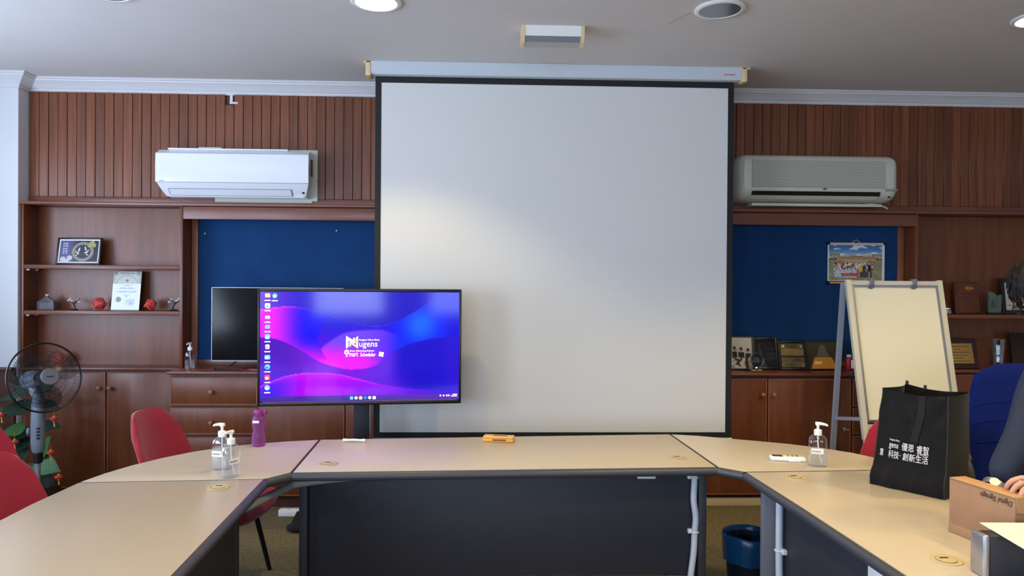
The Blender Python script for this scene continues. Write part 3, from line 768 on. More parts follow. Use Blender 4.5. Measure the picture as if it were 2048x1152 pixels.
def wall_paper(u, v):
    if v > .945: return mixc((66, 38, 158), (84, 44, 170), u)
    a, b2, e = curve(cA, u), curve(cB, u), curve(cE, u)
    if v > e:
        c = mixc((64, 6, 226), (176, 0, 240), sm(.03, .24, u)); c = mixc(c, (118, 0, 236), sm(.3, .62, u)); c = mixc(c, (62, 8, 214), sm(.6, .95, u))
        c = mixc(c, (206, 30, 244), .6 * (1 - sm(0, .09, v - e)) * (1 - abs(u - .3) / .45) if abs(u - .3) < .45 else 0)
        return mixc(c, (206, 60, 250), (1 - sm(0, .022, v - e)) * (1 - sm(.45, .75, u)))
    if v > b2:
        d = v - b2
        c = mixc((78, 16, 186), (120, 22, 220), sm(.1, .3, u)); c = mixc(c, (96, 40, 222), sm(.45, .62, u)); c = mixc(c, (24, 6, 196), sm(.62, .72, u)); c = mixc(c, (40, 10, 204), sm(.85, 1, u))
        c = mixc(c, (84, 20, 216), sm(.1, .4, d) * (1 - sm(.6, .8, u)))
        if u < .6: c = mixc((160, 30, 230), c, sm(0, .01, d))
        return c
    if v > a:
        t2 = .335 - .05 * math.sin((v - .23) / .4 * math.pi) if v < .62 else .29
        if u < t2:
            c = mixc((232, 30, 255), (22, 2, 240), sm(.05, .24, u) * (1 - sm(.36, .68, v + (.12 - u) * .2)))
            c = mixc(c, (236, 0, 246), .75 * sm(.45, .75, v))
            c = mixc(c, (255, 90, 255), .6 * (1 - sm(0, .02, abs(v - a))) * (1 - sm(.05, .35, u)))
            return c
        dd = curve(cD, u)
        c = mixc((26, 4, 214), (74, 8, 224), sm(.25, .5, v))
        if v > dd and u < .76:
            c2 = mixc((112, 66, 244), (232, 30, 246), sm(.44, .62, v + .1 * (.4 - u) * 2)); c2 = mixc(c2, (96, 40, 240), sm(.5, .66, u))
            c = mixc(c, c2, sm(0, .03, v - dd))
        c = mixc(c, (12, 40, 246), sm(.60, .72, u))
        q = math.hypot((u - .80) / .10, (v - .30) / .20); c = mixc((22, 98, 250), c, sm(.1, 1.15, q))
        c = mixc(c, (16, 8, 214), sm(.88, .98, u))
        return mixc((60, 60, 250), c, sm(0, .006, v - a))
    c = mixc((104, 60, 214), (40, 22, 206), sm(.0, .25, u)); c = mixc(c, (34, 20, 190), sm(.3, .7, u)); c = mixc(c, (22, 12, 214), sm(.7, 1, u))
    return c
M_disp = attrmat('display_picture', 0.09, emit=1.15)
M_disp.node_tree.nodes['Principled BSDF'].inputs['Specular IOR Level'].default_value = 0.3
SWd, SH0, SH1 = 2 * DW - .028, DZ0 + .024, DZ1 - .019
scr = picture('screen', SWd, SH1 - SH0, 220, 124, wall_paper, M_disp, t, M=Matrix.Translation((0, .006, SH0)))
M_icw = glow('icon_white', (250, 250, 252), 1.3); M_icy = glow('icon_yellow', (250, 226, 120), 1.3); M_icc = glow('icon_cyan', (80, 196, 240), 1.3)
M_icg = glow('icon_green', (70, 190, 130), 1.2); M_icr = glow('icon_red', (236, 70, 56), 1.2); M_icb = glow('icon_blue', (30, 120, 230), 1.2)
def sp(u, v): return (-SWd / 2 + SWd * u, SH1 - (SH1 - SH0) * v)
def icon(u, v, wd, hd, mt, kind='rect', y=.0052):
    cx, cz = sp(u, v); bm = B()
    if kind == 'round': cyl(bm, (cx, y, cz), (cx, y + .0006, cz), wd, seg=18)
    else: bx(bm, cx - wd, cx + wd, y, y + .0006, cz - hd, cz + hd, min(wd, hd) * .35, 2)
    return obj('desktop_icon', bm, mt, scr)
def caption(u, v, wd):
    cx, cz = sp(u, v); bm = B(); x2 = cx - wd
    while x2 < cx + wd:
        ww = random.uniform(.003, .006); bx(bm, x2, min(x2 + ww, cx + wd), .0053, .0058, cz - .0028, cz + random.uniform(.0018, .004)); x2 += ww + .0012
    obj('icon_caption', bm, M_icw, scr, smooth=False)
ic = [(.036, .035, .014, .011, M_icy, 'rect', None), (.071, .038, .014, 0, M_icg, 'round', M_icw), (.036, .128, .014, .014, M_icw, 'rect', M_icg), (.036, .232, .013, .008, M_icw, 'rect', M_icc),
      (.036, .318, .013, .010, M_icc, 'rect', None), (.036, .408, .013, .014, M_icc, 'rect', M_icw), (.036, .498, .011, .013, M_icw, 'rect', M_icb), (.036, .592, .015, .012, M_icc, 'rect', M_icw),
      (.036, .680, .015, 0, M_icc, 'round', M_icb), (.036, .775, .015, .015, M_icr, 'rect', M_icw), (.036, .868, .015, 0, M_icc, 'round', M_icw)]
for u, v, wd, hd, mt, kd, m2 in ic:
    icon(u, v, wd, hd, mt, kd)
    if m2: icon(u - .002, v + .006, wd * .5, wd * .42, m2, 'rect', .0045)
    caption(u, v + .045, .017)
for i, (mt, kd) in enumerate([(M_icc, 'rect'), (M_icw, 'round'), (M_icy, 'rect'), (M_icb, 'round'), (M_icw, 'round'), (M_icw, 'rect')]):
    icon(.452 + i * .0228, .972, .0088, .0085, mt, kd)
for i, u in enumerate((.905, .922, .938, .949)): icon(u, .962, .005, .005, M_icw, 'round')
caption(.980, .954, .014); caption(.976, .968, .018)
# logo on the desktop
def flat(name, pts, mt, y=.0050, parent=None):
    bm = B(); A = [bm.verts.new((*[sp(u, v)[0]], y, sp(u, v)[1])) for u, v in pts]; bm.faces.new(A)
    g = bmesh.ops.extrude_face_region(bm, geom=list(bm.faces)); bmesh.ops.translate(bm, vec=(0, .0006, 0), verts=[v for v in g['geom'] if isinstance(v, bmesh.types.BMVert)])
    return obj(name, bm, mt, parent or scr, smooth=False)
def lp(px, py): return ((px - 519.5) / 397.0, (py - 585.0 - (px - 519) * .0) / 219.0)
def zl(zx, zy): return lp(660 + zx / 14.63, 660 + zy / 14.63)
flat('logo_letter', [zl(400, 190), zl(610, 320), zl(610, 245), zl(665, 265), zl(665, 415), zl(630, 415), zl(470, 320), zl(470, 520), zl(400, 565)], M_icw)
flat('logo_letter', [zl(690, 240), zl(750, 200), zl(750, 565), zl(545, 430), zl(545, 510), zl(500, 500), zl(500, 350), zl(690, 470)], M_icy)
def stext(s, zx, zy, size, bold=0.0004, sx=1.0):
    u, v = zl(zx, zy); cx, cz = sp(u, v)
    return text('logo_text', s, size, frameM((cx, .0052, cz), (1, 0, 0), (0, 0, 1)), M_icw, scr, ext=.0002, sx=sx)
stext('ugens', 770, 510, .050, sx=.98); stext('Imagine Next-Gens', 775, 335, .0155); stext('Smart Advertising Solution', 510, 655, .0140, sx=.95)
stext('mart', 490, 795, .042, sx=.66); stext('Scheduler', 815, 795, .031, sx=.74)
cx, cz = sp(*zl(420, 670)); bm = B(); torus(bm, (cx, .005, cz), (0, 1, 0), .0105, .004, 24, 6); bx(bm, cx - .001, cx + .001, .0045, .0055, cz, cz + .007); obj('logo_clock', bm, M_icw, scr)
stext('S', 385, 805, .030)
flat('logo_calendar', [zl(1375, 665), zl(1505, 685), zl(1485, 815), zl(1355, 785)], M_icw)
# second television, switched off
t = thing('television', 'smaller switched off television on the worktop behind the large display', 'television', (-1.456, 5.07, .9415))
bm = B(); bx(bm, -.455, .455, -.02, .03, .058, .57, .004); obj('housing', bm, M_black, t)
bm = B(); bx(bm, -.449, .449, -.0215, -.019, .068, .564); obj('screen', bm, mat('dark_screen', (4, 4, 6), .12, spec=.18), t)
bm = B(); bx(bm, -.455, .455, -.023, -.018, .056, .0605); bx(bm, -.455, -.452, -.023, -.018, .056, .57); bx(bm, -.455, .455, -.023, -.018, .5675, .570); obj('metal_trim', bm, M_alu, t)
bm = B(); bx(bm, -.06, .06, .0, .03, .02, .09, .003); lathe(bm, [(.02, .024), (.05, .02), (.24, .010), (.25, .004), (.25, .0006)], 32, sy=.38); obj('stand', bm, mat('stand_maroon', (84, 22, 34), .3), t)
bm = B(); tube(bm, smoothpath([(-.30, .04, .05), (-.36, -.03, .006), (-.42, -.05, .005), (-.38, -.10, .005), (-.22, -.105, .005)], 6), .004, 6); obj('cable', bm, M_black, t)

# ------------------------------------------------------------------ chairs
def shell(bm, fn, nu, nv, th):
    """padded sheet from fn(u,v)->(point, normal): two skins and a rounded border"""
    F = [[None] * (nu + 1) for _ in range(nv + 1)]; K = [[None] * (nu + 1) for _ in range(nv + 1)]
    for j in range(nv + 1):
        for i in range(nu + 1):
            u = -1 + 2 * i / nu; v = j / nv
            p, n = fn(u, v)
            e = min(1 - abs(u), v, 1 - v) ; k = .35 + .65 * min(1, max(0, e) / .12) ** .5
            F[j][i] = bm.verts.new(p + n * th * .5 * k); K[j][i] = bm.verts.new(p - n * th * .5 * k)
    for j in range(nv):
        for i in range(nu):
            bm.faces.new((F[j][i], F[j][i + 1], F[j + 1][i + 1], F[j + 1][i])); bm.faces.new((K[j][i], K[j + 1][i], K[j + 1][i + 1], K[j][i + 1]))
    for i in range(nu):
        bm.faces.new((F[0][i], K[0][i], K[0][i + 1], F[0][i + 1])); bm.faces.new((F[nv][i], F[nv][i + 1], K[nv][i + 1], K[nv][i]))
    for j in range(nv):
        bm.faces.new((F[j][0], F[j + 1][0], K[j + 1][0], K[j][0])); bm.faces.new((F[j][nu], K[j][nu], K[j + 1][nu], F[j + 1][nu]))
def red_chair(label, loc, rz):
    t = thing('padded_chair', label, 'chair', loc, rz, 'red padded chairs round the table')
    def bk(u, v):
        wdt = .235 - .055 * v ** 1.6
        top = .885 - .11 * abs(u) ** 5
        z = .46 + (top - .46) * v
        y = .21 + .14 * v - .10 * u * u * (1 - .25 * v)
        return Vector((wdt * u, y, z)), Vector((.55 * u, -.9, .22)).normalized()
    bm = B(); shell(bm, bk, 18, 16, .052); obj('backrest', bm, M_red, t, ang=60)
    def st(u, v):
        hw = .235 - .02 * (1 - v)
        z = .455 - .035 * (1 - v) ** 3 - .012 * (1 - (2 * v - 1) ** 2) - .01 * (1 - u * u) + .03 * abs(u) ** 4
        return Vector((hw * u * (1 - .15 * (abs(2 * v - 1) ** 6)), -.31 + .54 * v, z - .02)), Vector((0, 0, 1))
    bm = B(); shell(bm, st, 16, 16, .105); obj('seat', bm, M_red, t, ang=60)
    for sx in (-1, 1):
        for y0, y1 in ((-.17, -.245), (.17, .25)):
            bm = B(); cyl(bm, (sx * .165, y0, .40), (sx * .225, y1, .0), .0145, .011, 12); obj('leg', bm, M_legb, t)
        bm = B(); cyl(bm, (sx * .170, -.19, .365), (sx * .170, .19, .365), .009, seg=10); obj('stretcher', bm, M_legb, t)
    for yy in (-.18, .18):
        bm = B(); cyl(bm, (-.17, yy, .375), (.17, yy, .375), .009, seg=10); obj('stretcher', bm, M_legb, t)
    return t
red_chair('red padded chair at the left edge, pushed against the left wing', (-1.60, 2.70, 0), R(78))
red_chair('red padded chair mostly cut off by the left edge, behind the nearer one', (-2.16, 3.26, 0), R(62))
red_chair('red padded chair tucked under the rounded corner desk by the drawers', (-1.43, 3.70, 0), R(82))
red_chair('red padded chair half hidden behind the black tote bag', (1.955, 3.37, 0), R(-45))

# blue office chair
t = thing('office_chair', 'blue high back office chair with grey arms behind the tote bag', 'chair', (2.72, 3.42, 0), R(-28))
def ob(u, v):
    wdt = .275 * (1 - .10 * (1 - v)) * (1 - .30 * max(0, v - .72) ** 1.2 * 2.2)
    y = .22 + .10 * v - .05 * u * u + .02 * math.sin(v * 9.0) * .4
    z = .47 + (1.145 - .07 * abs(u) ** 3.2 - .47) * v
    return Vector((wdt * u, y, z)), Vector((.25 * u, -.97, .1)).normalized()
bm = B(); shell(bm, ob, 18, 26, .085); obj('backrest', bm, M_chairb, t, ang=60)
for v in (.40, .56, .70):
    bm = B(); pts = []
    for i in range(13):
        p, n = ob(-.9 + 1.8 * i / 12, v); pts.append(p + n * .0435)
    tube(bm, pts, .003, 6); obj('seam', bm, M_chairb, t)
bm = B(); shell(bm, lambda u, v: (Vector((.265 * u, -.27 + .50 * v, .455 - .03 * (1 - v) ** 4)), Vector((0, 0, 1))), 14, 14, .09); obj('seat', bm, M_chairb, t, ang=60)
for s in (-1, 1):
    bm = B(); tube(bm, smoothpath([(s * .24, .10, .43), (s * .325, .09, .45), (s * .335, .10, .56), (s * .325, .12, .685), (s * .325, .05, .702), (s * .325, -.16, .70), (s * .31, -.20, .66), (s * .29, -.17, .55), (s * .26, -.08, .45), (s * .22, -.05, .425)], 6), .020, 10)
    bx(bm, s * .325 - .032, s * .325 + .032, -.17, .13, .690, .722, .012); obj('armrest', bm, mat('arm_grey', (70, 70, 62), .55), t)
bm = B(); cyl(bm, (0, 0, .40), (0, 0, .08), .028, seg=16); bx(bm, -.10, .10, -.10, .10, .385, .412, .005); obj('column', bm, M_blackm, t)
for i in range(5):
    a = 2 * math.pi * i / 5 + .3
    bm = B(); tube(bm, [(0, 0, .10), (.15 * math.cos(a), .15 * math.sin(a), .09), (.29 * math.cos(a), .29 * math.sin(a), .062)], [.026, .022, .016], 8); f = obj('base_arm', bm, M_blackm, t)
    bm = B(); ball(bm, (.29 * math.cos(a), .29 * math.sin(a), .027), .0265, u=12, v=8); obj('caster', bm, M_black, f)

# ------------------------------------------------------------------ whiteboard easel
t = thing('whiteboard_easel', 'whiteboard on an aluminium A frame easel right of the projection screen', 'whiteboard', (2.66, 4.5, 0))
AX0, AX1 = 2.352, 2.984
def ff(x, z, off=0):   # front frame plane: top at y 4.60 z 1.586, bottom nearer
    k = (1.586 - z) / (1.586 - .70)
    return Vector((x - .012 * k * (1 if x > 2.66 else .4), 4.60 - .225 * k - off, z))
def bar(bm, a, b2, wx, wy, ref=Vector((1, 0, 0))):
    a, b2 = Vector(a), Vector(b2); d = (b2 - a).normalized(); x = (ref - d * ref.dot(d)).normalized(); y = d.cross(x)
    A = [bm.verts.new(a + x * sx * wx / 2 + y * sy * wy / 2) for sx, sy in ((-1, -1), (1, -1), (1, 1), (-1, 1))]
    C = [bm.verts.new(b2 + x * sx * wx / 2 + y * sy * wy / 2) for sx, sy in ((-1, -1), (1, -1), (1, 1), (-1, 1))]
    bridge(bm, A, C); bm.faces.new(A[::-1]); bm.faces.new(C)
bdn = (ff(AX0, .70) - ff(AX0, 1.586)).normalized(); bno = Vector((0, bdn.z, -bdn.y)).normalized()
if bno.y > 0: bno = -bno
bm = B()
c = [ff(AX0 + .04, 1.55), ff(AX1 - .04, 1.55), ff(AX1 - .04, .712), ff(AX0 + .04, .712)]
A = [bm.verts.new(p + bno * .004) for p in c]; C = [bm.verts.new(p - bno * .006) for p in c]
bridge(bm, A, C); bm.faces.new(A); bm.faces.new(C[::-1]); obj('board', bm, M_wb, t, world=True)
for a, b2 in (((AX0 + .033, 1.552), (AX1 - .033, 1.552)), ((AX0 + .033, .71), (AX1 - .033, .71)), ((AX0 + .036, 1.552), (AX0 + .036, .71)), ((AX1 - .036, 1.552), (AX1 - .036, .71))):
    bm = B(); bar(bm, ff(*a) + bno * .006, ff(*b2) + bno * .006, .014, .014, Vector((0, 0, 1)) if abs(a[1] - b2[1]) < .01 else Vector((1, 0, 0))); obj('board_trim', bm, M_alu, t, world=True)
M_legw = mat('pale_aluminium', (214, 210, 192), 0.4, 0.1)
M_legr = mat('grey_aluminium', (168, 172, 182), 0.4, 0.15)
for xx in (AX0 + .012, AX1 - .012):
    bm = B(); bar(bm, ff(xx, 1.590), ff(xx, .60), .034, .026); bar(bm, ff(xx, .60), ff(xx, .012), .026, .020); l = obj('front_leg', bm, M_legw, t, world=True)
    bm = B(); bar(bm, ff(xx, .014), ff(xx, .0005), .034, .03); obj('rubber_foot', bm, M_black, l, world=True)
for s, xx in ((0, AX0 - .002), (1, AX1 + .002)):
    bm = B(); bar(bm, (xx, 4.628, 1.575), (xx - .0, 4.80, .012), .030, .024); l = obj('rear_leg', bm, M_legr, t, world=True)
    bm = B(); cyl(bm, (xx, 4.798, .016), (xx, 4.8, .0005), .018, seg=12); obj('rubber_foot', bm, M_black, l, world=True)
for z in (1.572, .675):
    bm = B(); bar(bm, ff(AX0 + .02, z), ff(AX1 - .02, z), .03, .024, Vector((0, 0, 1))); obj('cross_bar', bm, M_legw, t, world=True)
for xx in (AX0 + .003, AX1 - .003):
    bm = B(); p = ff(xx, .722); bar(bm, p, (xx, 4.722, .662), .022, .022, Vector((0, 0, 1))); obj('spreader', bm, M_legr, t, world=True)
for xx in (2.515, 2.800):
    bm = B(); p = ff(xx, 1.586); bx(bm, xx - .013, xx + .013, p.y - .028, p.y + .016, 1.566, 1.60, .004); cyl(bm, (xx - .008, p.y - .022, 1.555), (xx - .008, p.y - .030, 1.550), .022, .020, 16); obj('paper_clamp', bm, M_greyp, t, world=True)

# ------------------------------------------------------------------ hanging group photograph
t = thing('photo_scroll', 'hanging photo scroll of a tour group before a palace gate on the pinboard', 'poster', (2.773, 5.28, 1.57))
def palace(u, v):
    c = mixc((52, 106, 172), (196, 208, 196), sm(.02, .42, v))
    n = noise.noise(Vector((u * 7, v * 14, 1.3)))
    if v < .3: c = mixc(c, (236, 240, 240), sm(.12, .4, n) * .85)
    if u < .2 and v < .16: c = mixc(c, (40, 78, 140), .6 * sm(0, .3, noise.noise(Vector((u * 30, v * 30, 4)))))
    ridge = .30 if .38 < u < .62 else .33 + .03 * abs(math.sin(u * 40)) * 0
    if .20 < u < .82 and ridge < v < .36: c = (158, 138, 98)
    for cx in (.13, .87):
        if abs(u - cx) < .085 and .25 < v < .30 + .03: c = (112, 104, 82)
        if abs(u - cx) < .065 and .28 < v < .36: c = (176, 158, 118)
        if abs(u - cx) < .14 and .36 + .02 * abs(u - cx) / .14 < v < .43: c = (104, 100, 78)
    if .20 < u < .82 and ridge < v < ridge + .018: c = (96, 88, 66)
    for cx in (.13, .87):
        if abs(u - cx) < .16 and .43 < v < .56 and noise.noise(Vector((u * 40, v * 24, 6))) > -.2: c = (112, 108, 80)
    if .16 < u < .84 and .36 < v < .45: c = mixc((186, 128, 66), (208, 154, 86), sm(.37, .44, v))
    if .16 < u < .84 and .45 < v < .475: c = (86, 70, 50)
    if v > .475:
        c = mixc((150, 146, 108), (128, 122, 88), .5 + noise.noise(Vector((u * 18, v * 18, 0))))
        if v > .7: c = mixc(c, (176, 166, 134), .5 * abs(math.sin((u - .5) / max(.05, v - .45) * 4)))
        if .10 < u < .80 and .50 < v < .72:
            q = noise.cell(Vector((u * 44, v * 20, 2.0))); q2 = noise.cell(Vector((u * 44, v * 20, 7.0)))
            c = [(214, 176, 150), (60, 56, 54), (224, 214, 200), (196, 150, 160), (90, 84, 70), (232, 226, 214)][int(q * 5.99)]
            if q2 > .8: c = (150, 60, 50)
        if .55 < u < .62 and .58 < v < .74: c = (214, 190, 60)
        if .61 < u < .66 and .58 < v < .78: c = (46, 50, 66)
        if .70 < u < .76 and .56 < v < .76: c = (36, 34, 36)
        if .55 < u < .78 and .76 < v < .92: c = (206, 186, 164) if noise.cell(Vector((u * 50, 1, 1))) > .45 else (70, 64, 60)
        if .12 < u < .54 and .69 < v < .92:
            c = mixc((150, 170, 190), (214, 218, 222), .5 + noise.noise(Vector((u * 25, v * 25, 9))))
            if .24 < u < .53 and .79 < v < .88: c = (206, 66, 50)
            if u > .51: c = (196, 40, 44)
            if .26 < u < .46 and .815 < v < .85 and noise.cell(Vector((u * 70, v * 40, 1))) > .4: c = (240, 170, 120)
    if u < .022 or u > .955: c = (226, 228, 226)
    return c
bm = B(); bm.free()
picture('print', .435, .265, 120, 80, palace, M_pic, t, M=Matrix.Translation((0, -.006 - 0, .025)))
bm = B(); bx(bm, -.2175, .2175, -.0055, -.0045, .02, .295); obj('backing_paper', bm, M_paper, t)
for z in (.006, .300):
    bm = B(); cyl(bm, (-.205, -.008, z), (.205, -.008, z), .0075, seg=12); r_ = obj('roller', bm, M_yel if z < .1 else M_cream2, t)
    for s in (-1, 1):
        bm = B(); cyl(bm, (s * .205, -.008, z), (s * .226, -.008, z), .0095, .011, seg=12); obj('roller_knob', bm, M_black, r_)
bm = B(); tube(bm, [(-.035, -.005, .306), (-.004, -.004, .328), (.004, -.004, .328), (.035, -.005, .306)], .0016, 6); obj('hanging_cord', bm, M_whitep, t)

# ------------------------------------------------------------------ things on the tables
def sanitizer(label, loc, rz, s=1.0, level=.62, word=True, lab=(.018, .022)):
    """square shouldered pump bottle; spout points to local -x, label on local -y"""
    t = thing('sanitizer_bottle', label, 'bottle', loc, rz, 'hand sanitizer pump bottles')
    def sq(bm, prof, k):
        rows = []
        for r, z, n in prof:
            rows.append([bm.verts.new((s * r * (abs(math.cos(a)) ** n) * (1 if math.cos(a) > 0 else -1), s * r * .66 * (abs(math.sin(a)) ** n) * (1 if math.sin(a) > 0 else -1), s * z)) for a in [2 * math.pi * i / k for i in range(k)]])
        for a, b2 in zip(rows, rows[1:]): bridge(bm, a, b2)
        bm.faces.new(rows[0][::-1]); bm.faces.new(rows[-1])
    bm = B(); sq(bm, [(.032, .0005, .6), (.0375, .003, .55), (.039, .010, .55), (.039, .095, .55), (.0385, .112, .58), (.035, .124, .7), (.027, .133, .85), (.016, .138, 1), (.014, .146, 1)], 32); obj('bottle', bm, M_clear, t, ang=50)
    h = .010 + .11 * level
    bm = B(); sq(bm, [(.032, .004, .6), (.0365, .010, .56), (.0365, h, .56)], 32); obj('gel', bm, M_gel, t, ang=50)
    bm = B(); lathe(bm, [(.0165 * s, .137 * s), (.0165 * s, .158 * s), (.014 * s, .161 * s), (.006 * s, .162 * s), (.0055 * s, .177 * s), (.008 * s, .178 * s), (.009 * s, .186 * s), (.006 * s, .190 * s), (.001, .1905 * s)], 20)
    tube(bm, [(.010 * s, 0, .187 * s), (-.012 * s, 0, .188 * s), (-.034 * s, 0, .185 * s), (-.040 * s, 0, .180 * s)], [.0075 * s, .0068 * s, .005 * s, .004 * s], 10)
    obj('pump', bm, M_pump, t)
    bm = B(); tube(bm, smoothpath([(0, 0, .15 * s), (.001 * s, .0, .09 * s), (.010 * s, 0, .04 * s), (.018 * s, 0, .012 * s)], 5), .0028 * s, 8); obj('dip_tube', bm, M_whitep, t)
    if word:
        bm = B(); bx(bm, -.030 * s, .020 * s, -.0275 * s, -.0268 * s, .058 * s, .082 * s); lb = obj('label', bm, M_label, t)
        text('label_text', 'Sanitizer', .0115 * s, frameM((-.027 * s, -.0279 * s, .066 * s), (1, 0, 0), (0, 0, 1)), M_ink, lb, ext=.0002, sx=.92)
    else:
        bm = B(); bx(bm, -.028 * s, .028 * s, -.0275 * s, -.0268 * s, .07 * s, .10 * s); obj('label', bm, M_greyp, t)
    return t
sanitizer('clear sanitizer pump bottle on the left desks, the nearer and lower one of the pair', (-1.055, 3.005, ZT), R(60), 1.0, .62)
sanitizer('clear sanitizer pump bottle on the left desks, the farther one with spout pointing left', (-1.137, 3.13, ZT), R(-12), 1.03, .75)
sanitizer('clear sanitizer pump bottle beside the white remote control', (1.497, 3.165, ZT), R(172), 1.02, .55)
bpy.data.objects['sanitizer_bottle.002'].rotation_euler[2] = R(-18)
for c in bpy.data.objects['sanitizer_bottle.002'].children:
    if c.name.startswith('pump'): c.rotation_euler[2] = R(165)
sanitizer('clear sanitizer pump bottle on the worktop beside the switched off television', (-2.056, 5.045, .941), R(80), .96, .5, False)
# purple drinking bottle
t = thing('water_bottle', 'purple translucent drinking bottle on the rounded corner desk', 'bottle', (-1.121, 3.575, ZT))
bm = B(); lathe(bm, [(.024, .0005), (.030, .002), (.0325, .010), (.0330, .030), (.0315, .050), (.0275, .070), (.0270, .080), (.0300, .100), (.0325, .118), (.0320, .128), (.0270, .142), (.0215, .150), (.0205, .158)], 32); obj('bottle', bm, M_purple, t, ang=60)
bm = B(); lathe(bm, [(.0235, .150), (.0245, .152), (.0245, .176), (.0235, .179), (.001, .180)], 28); bx(bm, .014, .040, -.009, .009, .158, .180, .004); cp = obj('cap', bm, M_purplec, t)
bm = B(); torus(bm, (.033, 0, .166), (0, 1, 0), .0085, .0025, 16, 6); obj('carry_loop', bm, M_purplec, t)
bm = B(); bx(bm, -.020, .012, -.0335, -.0318, .118, .130, .002); obj('print', bm, M_label, t)
# bone shaped white piece
bm = B(); P = smoothpath([(-.688 - .035, 3.667, ZT + .008), (-.700, 3.660, ZT + .0095), (-.668, 3.656, ZT + .011), (-.636, 3.655, ZT + .0095), (-.612, 3.658, ZT + .008)], 6)
tube(bm, P, [.008, .0085, .008, .0072, .0068, .0065] + [.006] * (len(P) - 12) + [.0065, .0068, .0072, .008, .0085, .008], 10)
o = obj('cable_holder', bm, M_whitep); o['label'] = 'small curved white plastic piece on the far edge of the middle desk'; o['category'] = 'cable holder'
# amber pencil box
t = thing('pencil_case', 'amber translucent pencil box on the far edge of the middle desk', 'pencil box', (.068, 3.668, ZT), R(-11))
bm = B(); bx(bm, -.080, .080, -.024, .036, .0005, .020, .005); obj('box', bm, M_yel, t)
bm = B(); bx(bm, -.078, .078, -.023, .035, .0205, .029, .004); l = obj('lid', bm, mat('amber_lid', (236, 182, 98), .35), t)
bm = B(); bx(bm, -.03, .045, -.002, .012, .0288, .0300); obj('lid_window', bm, M_black, l)
bm = B(); bx(bm, -.028, .042, -.0252, -.0235, .008, .016); obj('side_slot', bm, mat('dark_amber', (116, 66, 30), .5), t)
# remote control
t = thing('remote_control', 'white air conditioner remote control on the right corner desk', 'remote control', (1.40, 3.262, ZT), R(-13))
bm = B(); bx(bm, -.078, .078, -.026, .026, .0007, .021, .008, 3); obj('case', bm, M_whitep, t)
bm = B(); bx(bm, -.068, -.022, -.016, .016, .0205, .0216, .0004); obj('display', bm, M_dgrey, t)
bm = B(); bx(bm, -.012, .060, -.018, .018, .0205, .0224, .0008); pb = obj('button_pad', bm, mat('remote_pad', (226, 224, 190), .5), t)
for i in range(3):
    for jy in (-.010, .006):
        bm = B(); bx(bm, -.004 + i * .02, .008 + i * .02, jy, jy + .008, .0222, .0236, .0005); obj('button', bm, M_greyp if (i, jy) != (2, .006) else M_ink, pb)
bm = B(); bx(bm, .0, .052, -.031, -.0262, .002, .012, .001); obj('battery_cover', bm, M_whitep, t)
# tote bag: front panel faces the camera's left
BO = Vector((1.588, 2.872, ZT)); BD = Vector((.595, -.804, 0)); BN = Vector((.804, .595, 0)); BW, BH, BT = .272, .392, .225
t = thing('tote_bag', 'black non-woven tote bag with white print standing on the right wing', 'bag', (BO.x, BO.y, BO.z))
def bagf(u, v, side):
    """u along the width, v up; side 0 front, 1 back"""
    top = BH - .012 * math.sin(math.pi * u) + .006 * (1 - u)
    sag = .030 * (1 - v) ** 3
    out = -.018 * math.exp(-((v - .10) / .10) ** 2) if side == 0 else .012 * math.exp(-((v - .10) / .10) ** 2)
    wr = .010 * noise.noise(Vector((u * 5, v * 6, side * 9.0))) + .004 * noise.noise(Vector((u * 14, v * 9, side * 5 + 3)))
    wdt = BW * (1.02 - .13 * v); u2 = (u - .5) * wdt + BW * .5 + .020 * v - .004 * (1 - v) ** 3
    d = (0 if side == 0 else BT) + out + wr * (1 if 0 < v < 1 else .3) * (1 - sm(.2, .29, v) * (1 - sm(.54, .66, v))) + (.006 if side == 0 else -.012) * v
    return BO + BD * u2 + BN * d + Vector((0, 0, .0015 + top * v))
def bag_panel(name, fn, nu, nv, mt):
    bm = B(); g = [[bm.verts.new(fn(i / nu, j / nv)) for i in range(nu + 1)] for j in range(nv + 1)]
    for j in range(nv):
        for i in range(nu): bm.faces.new((g[j][i], g[j][i + 1], g[j + 1][i + 1], g[j + 1][i]))
    r = bmesh.ops.solidify(bm, geom=list(bm.faces), thickness=.0015)
    return obj(name, bm, mt, t, world=True, ang=70)
fp = bag_panel('front_panel', lambda u, v: bagf(u, v, 0), 26, 34, M_bagf)
bag_panel('back_panel', lambda u, v: bagf(u, v, 1), 26, 34, M_bagf)
for uu in (0.0, 1.0):
    def gus(a, v, uu=uu):
        p = bagf(uu, v, 0).lerp(bagf(uu, v, 1), a); fold = (.022 * v + .004) * math.sin(math.pi * a) * (1 if uu == 0 else .55)
        return p + BD * fold
    bag_panel('side_gusset', gus, 12, 30, M_bagf)
bag_panel('base', lambda u, a: bagf(u, 0, 0).lerp(bagf(u, 0, 1), a), 10, 6, M_bagf)
def along(u, v, off=.0025): return bagf(u, v, 0) - BN * off
def strip(name, path, wd, mt, off=.003):
    bm = B(); prev = None
    for (u, v) in path:
        a = bm.verts.new(along(u - wd / 2, v, off)); b2 = bm.verts.new(along(u + wd / 2, v, off))
        if prev: bm.faces.new((prev[0], prev[1], b2, a))
        prev = (a, b2)
    bmesh.ops.solidify(bm, geom=list(bm.faces), thickness=.0018)
    return obj(name, bm, mt, t, world=True, ang=70)
hang = [(.62 - .0 * k, 1 - k * .05) for k in range(4)] + [(.62 - .015 * k, .80 - k * .05) for k in range(6)] + [(.52 - .035 * k, .50 - .03 * k) for k in range(5)]
strip('handle', hang[:10] + [(.545, .515)], .105, M_tape)
